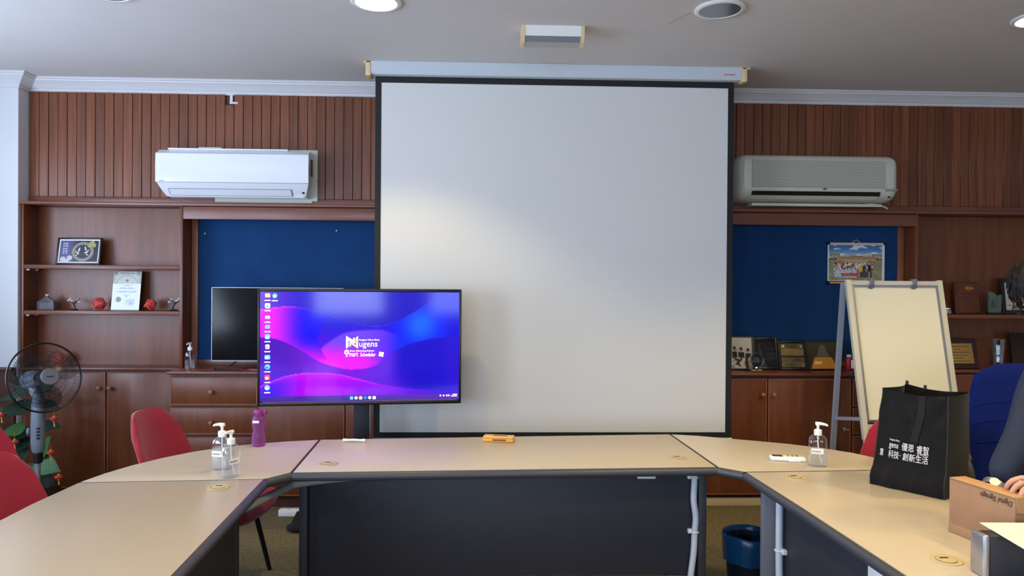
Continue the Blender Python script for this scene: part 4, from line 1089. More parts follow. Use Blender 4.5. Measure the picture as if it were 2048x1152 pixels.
for uu in (.0, 1.0):
    bm = B(); tube(bm, [bagf(uu, v / 20, 0) - BN * .001 for v in range(0, 21)], .0022, 6); obj('piping', bm, M_tape, t, world=True)
for uu in (.03, .36):
    bm = B(); p = bagf(uu * .9, 1, 1); bx(bm, p.x - .006, p.x + .006, p.y - .002, p.y + .002, p.z - .004, p.z + .014, .001); obj('handle_end', bm, M_tape, t, world=True)
def bagtext(s, u, v, size, sx=1.0):
    T = frameM((0, 0, 0), BD, (0, 0, 1))
    o = text('print', s, size, Matrix(), M_bagw, fp, ext=.0003, sx=sx)
    for vv in o.data.vertices:
        q = along(u + vv.co.x / BW, v + vv.co.y / BH, .0030 + vv.co.z); vv.co = q - BO
    return o
bagtext('gens', .195, .420, .034, .60); bagtext('Imagine Next', .195, .492, .011, .66)
bagtext('優思', .375, .418, .034, .72); bagtext('睿智', .585, .418, .034, .72); bagtext("U·SMART", .60, .392, .012, .9)
bagtext('慧', .07, .322, .030, .5); bagtext('科技', .195, .318, .034, .62); bagtext('·', .352, .322, .034, .8); bagtext('創新生活', .400, .318, .034, .72)
# cardboard box held on its edge
XO = Vector((1.537, 2.311, ZT)); XD = Vector((.205, -.979, 0)).normalized(); XN = Vector((.979, .205, 0)).normalized()
t = thing('cardboard_box', 'brown cardboard mailing box with handwriting, held upright on the right wing', 'box', (XO.x, XO.y, XO.z))
BL, BHh, BTt = .236, .178, .062
MX = frameM(XO, XD, (0, 0, 1)); lean = Matrix.Rotation(R(4.0), 4, 'X')
def cbx(name, x0, x1, z0, z1, y0, y1, mt, bev=.0015):
    bm = B(); bx(bm, x0, x1, y0, y1, z0, z1, bev)
    T = Matrix((XD, XN, Vector((0, 0, 1)))).transposed().to_4x4(); T.translation = XO
    bmesh.ops.transform(bm, matrix=T, verts=bm.verts)
    return obj(name, bm, mt, t, world=True)
cbx('carton', 0, BL, .030, BHh, .0, BTt, M_card)
cbx('base_flap', -.0015, BL + .001, .0006, .031, -.0018, BTt + .001, M_card)
cbx('lid_flap', .0005, BL - .0005, BHh + .0005, BHh + .003, -.0015, BTt, M_cardl)
bm = B(); prism(bm, [(0, .0), (BTt * .9, .0), (BTt * .95, .030), (BTt * .55, .050), (.006, .046)], 0, .0022)
T = Matrix((XN, Vector((0, 0, -1)), XN.cross(Vector((0, 0, -1))))).transposed().to_4x4(); T.translation = XO + XD * (BL + .003) + Vector((0, 0, BHh + .002))
bmesh.ops.transform(bm, matrix=T, verts=bm.verts); obj('tuck_flap', bm, M_cardl, t, world=True)
text('handwriting', 'Digital Signage', .024, frameM(XO + XD * (BL - .006) - XN * .0012 + Vector((0, 0, BHh - .012)), -XD, (0, 0, -1)), M_ink, t, ext=.0002, world=True, shear=.25, sx=.80)
# dark case with a silver edge, sheet of paper on top
t = thing('desktop_case', 'dark grey case with a silver edge at the lower right corner', 'case', (1.55, 1.98, ZT))
bm = B(); bx(bm, 1.405, 1.80, 1.935, 1.99, ZT + .0006, .858, .006); obj('case', bm, mat('case_dark', (40, 41, 50), .5), t, world=True)
bm = B(); bx(bm, 1.386, 1.4045, 1.932, 1.993, ZT + .0006, .860, .007, 3); obj('edge_trim', bm, M_alu, t, world=True)
bm = B(); prism(bm, [(1.447, 2.038), (1.41, 1.75), (1.65, 1.72), (1.66, 2.03)], .8606, .8616)
o = obj('paper_sheet', bm, M_paper, smooth=False); o['label'] = 'white sheet of paper lying on the dark case'; o['category'] = 'paper'

# ------------------------------------------------------------------ things on the floor
t = thing('waste_bin', 'dark waste bin with a blue plastic liner beside the middle desk', 'bin', (1.335, 3.565, 0))
bm = B(); lathe(bm, [(.092, .0006), (.098, .004), (.118, .275), (.121, .280), (.114, .276), (.094, .012)], 36, cap=True); obj('bin', bm, M_bin, t)
bm = B(); rows = []
prof = [(.106, .18, .2), (.112, .255, .5), (.117, .292, .6), (.124, .301, .7), (.131, .292, 1), (.130, .262, 1), (.1255, .215, 1.0), (.121, .165, 1.2)]
for r_, z, k in prof:
    rows.append([bm.verts.new(((r_ + k * (.006 * noise.noise(Vector((math.cos(a) * 3, math.sin(a) * 3, z * 14))) + .004 * noise.noise(Vector((math.cos(a) * 9, math.sin(a) * 9, z * 8))))) * math.cos(a), (r_ + k * (.006 * noise.noise(Vector((math.cos(a) * 3, math.sin(a) * 3, z * 14))) + .004 * noise.noise(Vector((math.cos(a) * 9, math.sin(a) * 9, z * 8))))) * math.sin(a), z + k * .010 * noise.noise(Vector((math.cos(a) * 2, math.sin(a) * 2, 5))))) for a in [2 * math.pi * i / 56 for i in range(56)]])
for a, b2 in zip(rows, rows[1:]): bridge(bm, a, b2)
obj('liner', bm, M_liner, t, ang=70)
t = thing('power_strip', 'white power strip lying on the carpet in front of the drawers', 'power strip', (-1.22, 4.79, 0))
bm = B(); bx(bm, -.145, .125, -.026, .026, .0006, .045, .006); obj('case', bm, M_whitep, t)
for i in range(4):
    bm = B(); bx(bm, -.12 + i * .06, -.078 + i * .06, -.018, .018, .0445, .047, .001); sk = obj('socket', bm, M_label, t)
    for dx in (-.008, .008):
        bm = B(); bx(bm, -.099 + i * .06 + dx - .002, -.099 + i * .06 + dx + .002, -.006, .006, .0465, .0478); obj('socket_slot', bm, M_ink, sk)
# pedestal fan
FA = Vector((math.sin(R(56)), -math.cos(R(56)), .17)).normalized()
FC = Vector((-2.655, 4.40, .966))
t = thing('pedestal_fan', 'grey pedestal fan with a round black wire cage by the left cupboard', 'fan', (-2.735, 4.47, 0))
bm = B(); torus(bm, FC + FA * .005, FA, .207, .0055, 72, 8); obj('cage_ring', bm, M_black, t, world=True)
a1 = FA.cross(Vector((0, 0, 1))).normalized(); a2 = a1.cross(FA).normalized()
def cage(front):
    bm = B(); s = 1 if front else -1
    for i in range(66):
        an = 2 * math.pi * i / 66; d = a1 * math.cos(an) + a2 * math.sin(an)
        pts = [FC + d * .045 + FA * (s * .062), FC + d * .11 + FA * (s * .058), FC + d * .175 + FA * (s * .040), FC + d * .206 + FA * (s * .004)]
        tube(bm, smoothpath(pts, 3), .0006, 4)
    for rr, dd in ((.09, .060), (.15, .049)): torus(bm, FC + FA * (s * dd), FA, rr, .0012, 48, 4)
    o = obj('cage_wires', bm, M_black, t, world=True); o['kind'] = 'stuff'
cage(True); cage(False)
bm = B(); cyl(bm, FC + FA * .058, FC + FA * .070, .050, .047, 32); hb = obj('hub_cap', bm, M_greyp, t, world=True)
bm = B(); p0 = FC + FA * .0705
for i in range(8):
    q = p0 - a1 * (.020 - i * .0055); bx(bm, q.x - .0018, q.x + .0018, q.y - .0018, q.y + .0018, q.z - .003, q.z + random.uniform(.001, .003))
obj('maker_mark', bm, M_black, hb, world=True)
bm = B(); cyl(bm, FC - FA * .03, FC + FA * .03, .034, .030, 24); ro = obj('rotor', bm, M_dgrey, t, world=True)
for k in range(3):
    bm = B(); an = 2 * math.pi * k / 3 + .5; nv, nu = 8, 8; g = []
    for j in range(nv + 1):
        rr = .03 + .155 * j / nv; row = []
        for i in range(nu + 1):
            th = an + (i / nu - .5) * (.9 + .7 * math.sin(math.pi * min(1, j / nv * .8 + .15)))
            dd = (i / nu - .5) * .05 * (1 - .35 * j / nv)
            row.append(bm.verts.new(FC + (a1 * math.cos(th) + a2 * math.sin(th)) * rr + FA * dd))
        g.append(row)
    for j in range(nv):
        for i in range(nu): bm.faces.new((g[j][i], g[j][i + 1], g[j + 1][i + 1], g[j + 1][i]))
    bmesh.ops.solidify(bm, geom=list(bm.faces), thickness=.002); obj('blade', bm, M_smoke, ro, world=True)
MB_ = FC - FA * .14
M_fan = mat('fan_grey', (112, 120, 132), .4)
bm = B(); rows = []
for rr, dd in ((.004, -.085), (.032, -.082), (.050, -.066), (.056, -.04), (.056, .02), (.050, .045), (.040, .06), (.040, .085)):
    rows.append(ring(bm, MB_ + FA * dd, FA, rr, 24))
for a, b2 in zip(rows, rows[1:]): bridge(bm, a, b2)
bm.faces.new(rows[0]); bm.faces.new(rows[-1]); mo = obj('motor_housing', bm, M_fan, t, world=True)
bm = B(); q = MB_ - a1 * .054; bx(bm, q.x - .012, q.x + .012, q.y - .012, q.y + .012, q.z - .016, q.z + .016, .002); obj('motor_label', bm, M_label, mo, world=True)
px, py = -2.735, 4.47
bm = B(); tube(bm, [MB_ + Vector((0, 0, -.045)), (px, py, .84), (px, py, .80)], [.030, .033, .034], 14); obj('neck', bm, M_fan, t, world=True)
bm = B(); lathe(bm, [(.030, .50), (.036, .515), (.041, .56), (.041, .70), (.037, .78), (.034, .82), (.028, .83)], 24, c=(px, py, 0), sy=.8); cl_ = obj('control_column', bm, M_fan, t, world=True)
for i in range(4):
    bm = B(); bx(bm, px + .010, px + .026, py - .036, py - .028, .585 + i * .020, .598 + i * .020, .003); obj('speed_button', bm, M_black, cl_, world=True)
bm = B(); ball(bm, (px - .052, py - .01, .628), .012, .012, .024); obj('tilt_knob', bm, M_fan, cl_, world=True)
bm = B(); lathe(bm, [(.022, .435), (.026, .44), (.026, .495), (.022, .50)], 20, c=(px, py, 0)); obj('height_collar', bm, M_black, t, world=True)
bm = B(); cyl(bm, (px, py, .03), (px, py, .44), .0145, seg=16); obj('pole', bm, M_greyp, t, world=True)
bm = B(); lathe(bm, [(.20, .0006), (.205, .006), (.195, .018), (.06, .034), (.03, .05), (.02, .06)], 40, c=(px, py, 0)); obj('base', bm, M_fan, t, world=True)
# artificial vine with lanterns behind the fan
t = thing('artificial_plant', 'artificial green vine on a pole hung with red lanterns behind the fan', 'plant', (-2.93, 4.80, 0))
bm = B(); lathe(bm, [(.09, .0006), (.10, .01), (.125, .20), (.13, .21), (.12, .21), (.11, .18)], 28); obj('pot', bm, mat('pot_brown', (64, 40, 30), .6), t)
bm = B(); cyl(bm, (0, 0, .16), (0, 0, .88), .012, .010, 10)
vine = [(.02 * math.cos(k * .9), .02 * math.sin(k * .9), .15 + k * .035) for k in range(21)]
tube(bm, vine, .005, 6); obj('stem', bm, M_stem, t)
def leaf(c, size, d, n, mt):
    """one heart shaped leaf: stalk end c, pointing along d, upper side facing n"""
    bm = B(); k_ = 12; rows = []
    for i in range(k_ + 1):
        f = i / k_; wd = (math.sin(math.pi * f ** .62)) * (.44 - .10 * f) if 0 < i < k_ else 0.002
        rows.append([bm.verts.new((wd * k, f - .12 * abs(k) * (1 - f) * (1 if f < .4 else 0), -.12 * f * f + .10 * abs(k) * wd)) for k in (-1, -.6, 0, .6, 1)])
    for a, b2 in zip(rows, rows[1:]):
        for k in range(4): bm.faces.new((a[k], a[k + 1], b2[k + 1], b2[k]))
    y = Vector(d).normalized(); z = Vector(n); z = (z - y * z.dot(y)).normalized(); x = y.cross(z)
    T = Matrix((x, y, z)).transposed().to_4x4(); T.translation = c
    bmesh.ops.transform(bm, matrix=T @ Matrix.Diagonal((size, size, size, 1)), verts=bm.verts)
    bmesh.ops.solidify(bm, geom=list(bm.faces), thickness=.0012)
    lf = obj('leaf', bm, mt, t, ang=60)
    bm = B(); tube(bm, [Vector((0, 0, max(.2, c[2] - .06))), Vector(c) * .5 + Vector((0, 0, c[2] * .5 + .01)), Vector(c)], .0022, 5); obj('leaf_stalk', bm, M_stem, lf)
for c, sz, d, n, mt in [((-.06, -.07, .590), .13, (-1, -.2, -.1), (0, -.7, .75), M_leaf), ((.045, -.09, .375), .165, (1, -.2, -.28), (0, -.9, .5), M_leaf), ((-.07, -.05, .815), .16, (-1, -.2, -.18), (0, -.4, .9), M_leafd),
      ((-.02, -.06, .725), .20, (-1, -.2, .02), (0, -.5, .85), M_leafd), ((.02, -.06, .735), .16, (1, -.2, .06), (0, -.5, .85), M_leafd), ((.035, -.07, .42), .15, (.5, -.1, .85), (-.3, -.9, .2), M_leaf),
      ((-.03, -.07, .495), .17, (-1, -.2, -.05), (0, -.5, .85), M_leafd), ((-.045, -.08, .48), .13, (-.35, -.2, -.9), (0, -.9, .3), M_leafd), ((.03, -.06, .21), .16, (.55, -.1, .8), (0, -.9, .2), M_leafd),
      ((.04, -.06, .60), .15, (1, -.2, .12), (0, -.5, .85), M_leafd), ((-.05, -.05, .555), .16, (-1, -.1, .05), (0, -.5, .85), M_leafd), ((.03, -.07, .80), .13, (.8, -.3, .3), (0, -.7, .7), M_leafd),
      ((-.03, -.05, .84), .14, (-.6, -.2, .6), (0, -.7, .5), M_leafd), ((.02, -.08, .33), .14, (-.8, -.2, -.3), (0, -.8, .5), M_leafd), ((.05, -.05, .86), .13, (.9, -.1, .5), (0, -.7, .5), M_leafd)]:
    leaf(c, sz, d, n, mt)
for x, y, z in [(-.175, -.10, .685), (.155, -.10, .66), (-.080, -.12, .515), (.140, -.11, .445), (.185, -.10, .285), (-.19, -.08, .556)]:
    bm = B(); lathe(bm, [(.010, -.012), (.020, -.009), (.026, 0), (.020, .009), (.010, .012)], 14, c=(x, y, z)); la = obj('lantern', bm, M_lant, t)
    bm = B(); cyl(bm, (x, y, z + .011), (x, y, z + .019), .009, seg=10); cyl(bm, (x, y, z - .018), (x, y, z - .012), .008, seg=10); tube(bm, [(x, y, z - .018), (x + .003, y, z - .05)], [.003, .006], 6); tube(bm, [(x, y, z + .018), (x, y, z + .06)], .0012, 4); obj('tassel', bm, M_lantg, la)

# ------------------------------------------------------------------ shelf ornaments, left bookcase
Z1, Z2, Z0 = 1.6621, 1.3401, .9412
def framed(name, label, cat, x, y, z, w_, h_, lean, fn, mt_frame, border, nx, ny, rz=0.0, fdepth=.018, mat_in=None, pm=None, group=None):
    """a frame leaning back on its lower edge; local origin at the lower edge centre"""
    t = thing(name, label, cat, (x, y, z), rz, group)
    L = Matrix.Translation((0, 0, .0008 + fdepth * math.sin(R(lean)))) @ Matrix.Rotation(R(-lean), 4, 'X')
    bm = B()
    for a in ((-w_ / 2, -w_ / 2 + border, 0, h_), (w_ / 2 - border, w_ / 2, 0, h_), (-w_ / 2 + border, w_ / 2 - border, 0, border), (-w_ / 2 + border, w_ / 2 - border, h_ - border, h_)):
        bx(bm, a[0], a[1], 0, fdepth, a[2], a[3], .002)
    bmesh.ops.transform(bm, matrix=L, verts=bm.verts); obj('frame', bm, mt_frame, t)
    if mat_in:
        bm = B(); bx(bm, -w_ / 2 + border, w_ / 2 - border, .006, .010, border, h_ - border); bmesh.ops.transform(bm, matrix=L, verts=bm.verts); obj('mount_board', bm, mat_in, t)
    q = border + (.009 if mat_in else 0)
    picture('print', w_ - 2 * q, h_ - 2 * q, nx, ny, fn, pm or M_picg, t, M=L @ Matrix.Translation((0, .0050, q)))
    bm = B(); bx(bm, -w_ / 2 + border * .5, w_ / 2 - border * .5, .0105, fdepth - .001, border * .5, h_ - border * .5); bmesh.ops.transform(bm, matrix=L, verts=bm.verts); obj('backing', bm, M_blackm, t)
    return t
def cranes(u, v):
    c = mixc((92, 88, 134), (44, 40, 64), sm(.18, .5, u)); c = mixc(c, (84, 80, 122), .5 * (1 + math.sin(u * 22)) * sm(.45, .1, u))
    d = math.hypot((u - .60) * 1.62, v - .52)
    if d < .42: c = (46, 42, 64)
    if .33 < d < .46: c = (150, 142, 122) if (int(math.atan2(v - .52, (u - .6) * 1.62) * 12)) % 2 else (134, 126, 108)
    for cx, cy, r_ in ((.80, .14, .10), (.88, .22, .09), (.76, .24, .08), (.84, .08, .08)):
        q = math.hypot((u - cx) * 1.62, v - cy)
        if q < r_: c = (188, 176, 96) if int(q * 60) % 2 else (150, 138, 84)
    for cx, cy, r_ in ((.10, .88, .13), (.27, .82, .12), (.20, .97, .10)):
        q = math.hypot((u - cx) * 1.62, v - cy)
        if q < r_: c = (214, 208, 206) if int(q * 55) % 3 else (150, 144, 160)
    for ox, oy, rx, ry, an in ((.470, .60, .055, .030, .5), (.500, .44, .022, .130, .25), (.445, .70, .030, .020, -.6), (.425, .52, .012, .06, -.5), (.690, .56, .060, .028, -.35), (.668, .38, .020, .120, -.3), (.715, .66, .045, .022, .5), (.735, .48, .014, .07, .6)):
        dx, dy = (u - ox) * 1.62, v - oy; qx, qy = dx * math.cos(an) + dy * math.sin(an), -dx * math.sin(an) + dy * math.cos(an)
        if (qx / (rx * 1.4)) ** 2 + (qy / ry) ** 2 < 1: c = (226, 216, 206)
    if u < .24 and .06 < v < .62:
        for cx in (.10, .175):
            if abs(u - cx) < .022 and (v * 8.5) % 1 < .62 and noise.noise(Vector((u * 80, v * 60, 3))) > -.12: c = (222, 220, 232)
    return c
framed('framed_picture', 'black framed purple picture of two white cranes in a ring on the top shelf', 'picture', -2.915, 5.20, Z1, .318, .196, 10, cranes, M_black, .012, 110, 68, R(-3), mat_in=M_label)
def certif(u, v):
    if v < .32:
        c = (186, 188, 176)
        if (u < .10 or u > .90) and int(v * 40 + math.sin(u * 60) * 2) % 3 == 0: c = (112, 112, 100)
        if .035 < v < .065 and .22 < u < .78 and noise.noise(Vector((u * 60, v * 40, 0))) > -.1: c = (96, 96, 86)
        for cx in (.10, .88):
            if .03 < math.hypot(u - cx, (v - .05) * 1.35) < .055: c = (70, 70, 62)
        d = math.hypot((u - .5) * .85, (v - .36) * 1.3)
        if .32 < d < .335: c = (120, 120, 108)
        if math.hypot((u - .5) * 1.0, (v - .24) * 1.35) < .055: c = (120, 118, 90)
        return c
    c = (226, 230, 240)
    if u < .03 or u > .97: c = (240, 240, 244)
    for y0, w2 in ((.37, .16), (.43, .24), (.455, .30), (.52, .36), (.545, .28), (.61, .12), (.64, .07)):
        if abs(v - y0) < .008 and abs(u - .52) < w2 and noise.noise(Vector((u * 70, y0 * 90, 0))) > -.25: c = (128, 140, 184)
    if math.hypot(u - .24, (v - .73) * 1.38) < .098: c = (128, 128, 136) if math.hypot(u - .24, (v - .73) * 1.38) > .02 else (150, 150, 156)
    q = noise.noise(Vector((u * 22, v * 26, 5)))
    if .48 < u < .82 and .70 < v < .90 and abs(q) < .10: c = (104, 122, 180)
    return c
t = thing('certificate', 'white certificate with grey green heading and seal leaning on the middle shelf', 'certificate', (-2.578, 5.195, Z2), R(-4))
L = Matrix.Rotation(R(-8), 4, 'X')
bm = B(); bx(bm, -.104, .104, .0022, .014, .001, .286, .002); bmesh.ops.transform(bm, matrix=L, verts=bm.verts); obj('plaque', bm, M_black, t)
picture('print', .204, .279, 80, 110, certif, M_pic, t, M=L @ Matrix.Translation((0, .0012, .004)))
def bonsai(label, x, y, z, s, flip):
    t = thing('wire_tree', label, 'ornament', (x, y, z))
    bm = B(); lathe(bm, [(.026 * s, .0006), (.028 * s, .003), (.024 * s, .008), (.008 * s, .010)], 16); obj('base', bm, M_black, t)
    tr = [(.006 * s * flip, 0, .008), (.004 * s * flip, 0, .03 * s), (-.006 * s * flip, .002, .048 * s), (-.012 * s * flip, 0, .06 * s)]
    bm = B(); tube(bm, smoothpath(tr, 4),   .0045 * s, 6)
    ends = []
    for dx, dz in ((-.050, .075), (-.034, .086), (.022, .080), (.034, .062), (.046, .090), (-.020, .072)):
        e = Vector((dx * s * flip, .006 * math.sin(dx * 90), dz * s)); ends.append(e); tube(bm, smoothpath([Vector(tr[2]), (Vector(tr[3]) + e) * .5 + Vector((0, 0, -.004)), e], 4), .0026 * s, 5)
    obj('trunk', bm, M_black, t)
    for e in ends[:2] + ends[2:4] + [ends[5]]:
        bm = B(); ball(bm, e, .0065 * s, u=10, v=7); ball(bm, e + Vector((.007 * s, .002, .002)), .005 * s, u=10, v=7); obj('blossom', bm, M_whitep, t)
bonsai('little black wire tree with white blossoms beside the glass block on the shelf', -2.932, 5.20, Z2, .92, 1)
bonsai('little black wire tree with white blossoms at the right end of the shelf', -2.235, 5.20, Z2, 1.0, -1)
def papercube(label, x, y, z, s, rz, tip):
    t = thing('paper_lantern', label, 'ornament', (x, y, z), R(rz))
    h = .5 * s
    bm = B(); g = bmesh.ops.create_icosphere(bm, subdivisions=1, radius=s * .56)
    for v in bm.verts: v.co = Vector((v.co.x, v.co.y * .8, v.co.z))
    Rm = Matrix.Rotation(R(tip), 4, 'Y') @ Matrix.Rotation(R(18), 4, 'X'); bmesh.ops.transform(bm, matrix=Rm, verts=bm.verts)
    mz = min(v.co.z for v in bm.verts); bmesh.ops.translate(bm, vec=(0, 0, -mz + .0008), verts=bm.verts)
    obj('folded_body', bm, M_lant, t, smooth=False)
    cz = -mz
    for k in range(3):
        bm = B(); an = [-.7, .1, .8][k]; c = Vector((s * .50 * math.sin(an), -s * .455 * math.cos(an), cz + s * .10 * (k - 1)))
        torus(bm, c, (math.sin(an), -math.cos(an), .15), s * .15, s * .012, 18, 5); obj('gold_print', bm, M_lantg, t)
    return t
papercube('folded red packet lantern left of the certificate on the middle shelf', -2.757, 5.20, Z2, .095, 20, 25)
papercube('folded red packet lantern right of the certificate on the middle shelf', -2.397, 5.20, Z2, .085, -15, 50)
papercube('folded red packet lantern on the cupboard top seen through the fan cage', -3.035, 5.20, Z0, .095, 10, 10)
t = thing('glass_trophy', 'clear glass block trophy with a small figure on top on the shelf', 'trophy', (-3.122, 5.20, Z2))
bm = B(); bx(bm, -.058, .058, -.022, .022, .0008, .062, .003); obj('block', bm, M_glassb, t, smooth=False)
bm = B(); prism(bm, [(-.054, 0), (.054, 0), (.018, .024), (.004, .036), (-.004, .036), (-.018, .024)], -.012, .012, M=Matrix.Translation((0, 0, .0625)) @ Matrix.Rotation(R(90), 4, 'X')); obj('crest', bm, M_glassb, t, smooth=False)
bm = B(); ball(bm, (0, 0, .104), .007); tube(bm, [(-.012, 0, .112), (0, 0, .105), (.012, 0, .113)], .0028, 6); obj('figure', bm, M_whitep, t)
bm = B()
for i in range(7): bx(bm, -.034 + i * .011, -.030 + i * .011, -.0235, -.0222, .012, .052)
obj('etched_lines', bm, M_greyp, t)

# ------------------------------------------------------------------ awards on the right worktop and bookcase
def teamphoto(u, v):
    c = mixc((206, 202, 184), (160, 156, 140), v)
    if u < .25 and .12 < v < .25: c = (110, 150, 170)
    for cx, w2, t0 in ((.12, .10, .36), (.36, .09, .33), (.60, .10, .35), (.85, .10, .38)):
        if abs(u - cx) < w2 and v > t0 + .12 and v < .72: c = (38, 36, 40)
        if math.hypot((u - cx) * .75, v - t0 - .05) < .055: c = (150, 116, 96)
        if math.hypot((u - cx) * .75, v - t0) < .04: c = (30, 28, 28)
    if v > .66: c = mixc((196, 190, 172), (60, 54, 50), sm(-.1, .25, noise.noise(Vector((u * 7, v * 9, 1)))))
    return c
framed('framed_photo', 'black framed group photo right beside the projection screen border', 'picture', 1.822, 5.075, Z0, .21, .242, 14, teamphoto, M_black, .008, 50, 56, R(-6))
def darkaward(u, v):
    c = (26, 28, 34)
    if abs(u - .5) < .42 and abs(v - .5) < .42: c = (34, 36, 42)
    if u < .55 and v > .15 and abs(u - .18 - (v - .15) * .25) < .12 * (v): c = (56, 62, 66)
    if u > .5 and (v * 16) % 1 < .25 and .3 < v < .7 and noise.noise(Vector((u * 30, v * 16, 0))) > -.1: c = (70, 72, 76)
    return c
framed('award_frame', 'dark glass award frame second from the projection screen', 'award', 2.030, 5.085, Z0, .185, .232, 13, darkaward, M_black, .016, 36, 46, R(3))
def goldplate(u, v):
    c = mixc((128, 112, 76), (84, 74, 52), .5 + noise.noise(Vector((u * 3, v * 5, 2))))
    if .22 < v < .50: c = mixc(c, (150, 122, 76), .6)
    if .52 < v < .60: c = (56, 50, 40)
    if v > .62 and (v * 20) % 1 < .3 and .12 < u < .88: c = (70, 62, 46)
    if math.hypot(u - .12, v - .10) < .05: c = (240, 226, 180)
    if math.hypot(u - .90, v - .12) < .04: c = (190, 190, 190)
    return c
framed('award_frame', 'award frame with a bronze certificate, third from the projection screen', 'award', 2.222, 5.075, Z0, .205, .208, 15, goldplate, M_black, .010, 44, 44, R(0), mat_in=M_blackm)
def tri(u, v):
    c = mixc((74, 66, 48), (52, 46, 36), v)
    w2 = .06 + .34 * max(0, v - .12)
    if v > .12 and abs(u - .48 - .02) < w2: c = mixc((104, 100, 88), (84, 78, 66), v)
    if v > .58 and abs(u - .5) < w2 + .06: c = (190, 128, 48)
    if .72 < v < .84 and .22 < u < .44: c = (232, 210, 160) if noise.noise(Vector((u * 40, v * 30, 0))) > -.15 else c
    return c
framed('award_frame', 'award frame with an orange trapezium picture just left of the easel', 'award', 2.448, 5.075, Z0, .25, .212, 15, tri, M_black, .008, 54, 46, R(2))
t = thing('round_trophy', 'small round clear trophy with gold stand before the framed awards', 'trophy', (1.905, 4.975, Z0))
bm = B(); bx(bm, -.040, .040, -.016, .016, .0006, .018, .003); obj('base', bm, M_glass, t)
bm = B(); torus(bm, (0, 0, .082), (0, 1, 0), .052, .007, 40, 8); obj('rim', bm, M_glass, t)
bm = B(); cyl(bm, (0, -.004, .082), (0, .004, .082), .042, seg=32); obj('disc', bm, M_smoke, t)
bm = B(); tube(bm, [(-.040, -.004, .018), (-.052, -.004, .075)], .0045, 6); bx(bm, -.036, -.006, -.018, -.0165, .008, .020, .001); bx(bm, .006, .036, -.018, -.0165, .008, .020, .001); obj('gold_trim', bm, M_gold, t)
bm = B()
for i in range(3): bx(bm, -.026 + i * .004, .026 - i * .004, -.0052, -.0042, .070 + i * .012, .074 + i * .012)
obj('engraving', bm, M_greyp, t)
t = thing('spray_can', 'red and white can on the worktop behind the easel leg', 'can', (2.635, 5.10, Z0))
bm = B(); lathe(bm, [(.024, .0006), (.026, .004), (.026, .088), (.020, .098)], 24); obj('body', bm, mat('can_red', (160, 30, 40), .4), t)
bm = B(); lathe(bm, [(.016, .097), (.016, .112), (.001, .113)], 18); obj('cap', bm, M_whitep, t)
bm = B(); bx(bm, .004, .024, -.0275, -.020, .015, .075, .002); obj('label', bm, M_label, t)
ZR = 1.3481
t = thing('glass_dome', 'tiny clear glass jar with metal lid at the left end of the right shelf', 'ornament', (3.432, 5.20, ZR))
bm = B(); lathe(bm, [(.020, .0006), (.025, .004), (.026, .03), (.020, .038)], 20); obj('jar', bm, M_glass, t)
bm = B(); lathe(bm, [(.021, .0375), (.021, .046), (.006, .050), (.001, .052)], 20); obj('lid', bm, M_chrome, t)
t = thing('wooden_plaque', 'brown wooden plaque with a gold emblem on the right shelf', 'award', (3.592, 5.20, ZR), R(4))
L = Matrix.Rotation(R(-7), 4, 'X')
bm = B(); bx(bm, -.100, .100, 0, .020, .001, .238, .004); bmesh.ops.transform(bm, matrix=Matrix.Translation((0, 0, .003)) @ L, verts=bm.verts); obj('board', bm, M_plaque, t)
bm = B(); bx(bm, -.076, .092, -.0022, -.0005, .012, .226, .001); bmesh.ops.transform(bm, matrix=Matrix.Translation((0, 0, .003)) @ L, verts=bm.verts); obj('engraved_plate', bm, mat('plate_brown', (104, 56, 34), .3, .2), t)
bm = B(); torus(bm, (.012, -.0035, .192), (0, 1, 0), .026, .0035, 28, 6); 
for v in bm.verts: v.co.z = .192 + (v.co.z - .192) * .62
torus(bm, (.040, -.0035, .190), (0, 1, 0), .009, .003, 16, 5); ball(bm, (.010, -.003, .192), .015, .003, .010); bmesh.ops.transform(bm, matrix=Matrix.Translation((0, 0, .003)) @ L, verts=bm.verts); obj('gold_emblem', bm, mat('emblem_gold', (214, 150, 50), .3, .6), t)
bm = B()
for i, (a, b2) in enumerate(((-.060, .080), (-.050, .055), (-.052, .030), (-.040, .050), (-.050, .060), (-.060, .072))): bx(bm, a, b2, -.0032, -.0020, .150 - i * .022, .1525 - i * .022)
bmesh.ops.transform(bm, matrix=Matrix.Translation((0, 0, .003)) @ L, verts=bm.verts); obj('engraving', bm, M_ink, t)
t = thing('glass_award', 'small green tinted glass award between the plaque and the black frame', 'award', (3.79, 5.20, ZR))
M_gglass = clear('green_glass', (150, 178, 166), .7, .05, solid=True)
bm = B(); bx(bm, -.055, .055, -.016, .016, .0006, .014, .002); obj('base', bm, M_black, t)
bm = B(); prism(bm, [(-.048, .0), (.006, 0), (.006, .128), (-.012, .146), (-.048, .156)], -.010, .010, M=Matrix.Translation((0, 0, .0145)) @ Matrix.Rotation(R(90), 4, 'X')); obj('tall_pane', bm, M_gglass, t)
bm = B(); prism(bm, [(.010, .0), (.048, 0), (.050, .132), (.014, .128)], -.012, .004, M=Matrix.Translation((0, 0, .0145)) @ Matrix.Rotation(R(90), 4, 'X')); obj('side_pane', bm, M_gglass, t)
bm = B(); bx(bm, -.034, -.008, -.0125, -.0108, .05, .11); obj('etched_figure', bm, mat('etch', (70, 84, 70), .6), t)
def cert2(u, v):
    c = (206, 200, 184)
    if .80 < v < .83 and .05 < u < .5: c = (90, 86, 80)
    if v < .6 and (v * 14) % 1 < .2 and .15 < u < .8: c = (150, 146, 136)
    return c
framed('framed_certificate', 'black framed certificate on the right shelf behind the person', 'certificate', 3.985, 5.20, ZR, .26, .268, 8, cert2, M_black, .030, 40, 40, R(0))
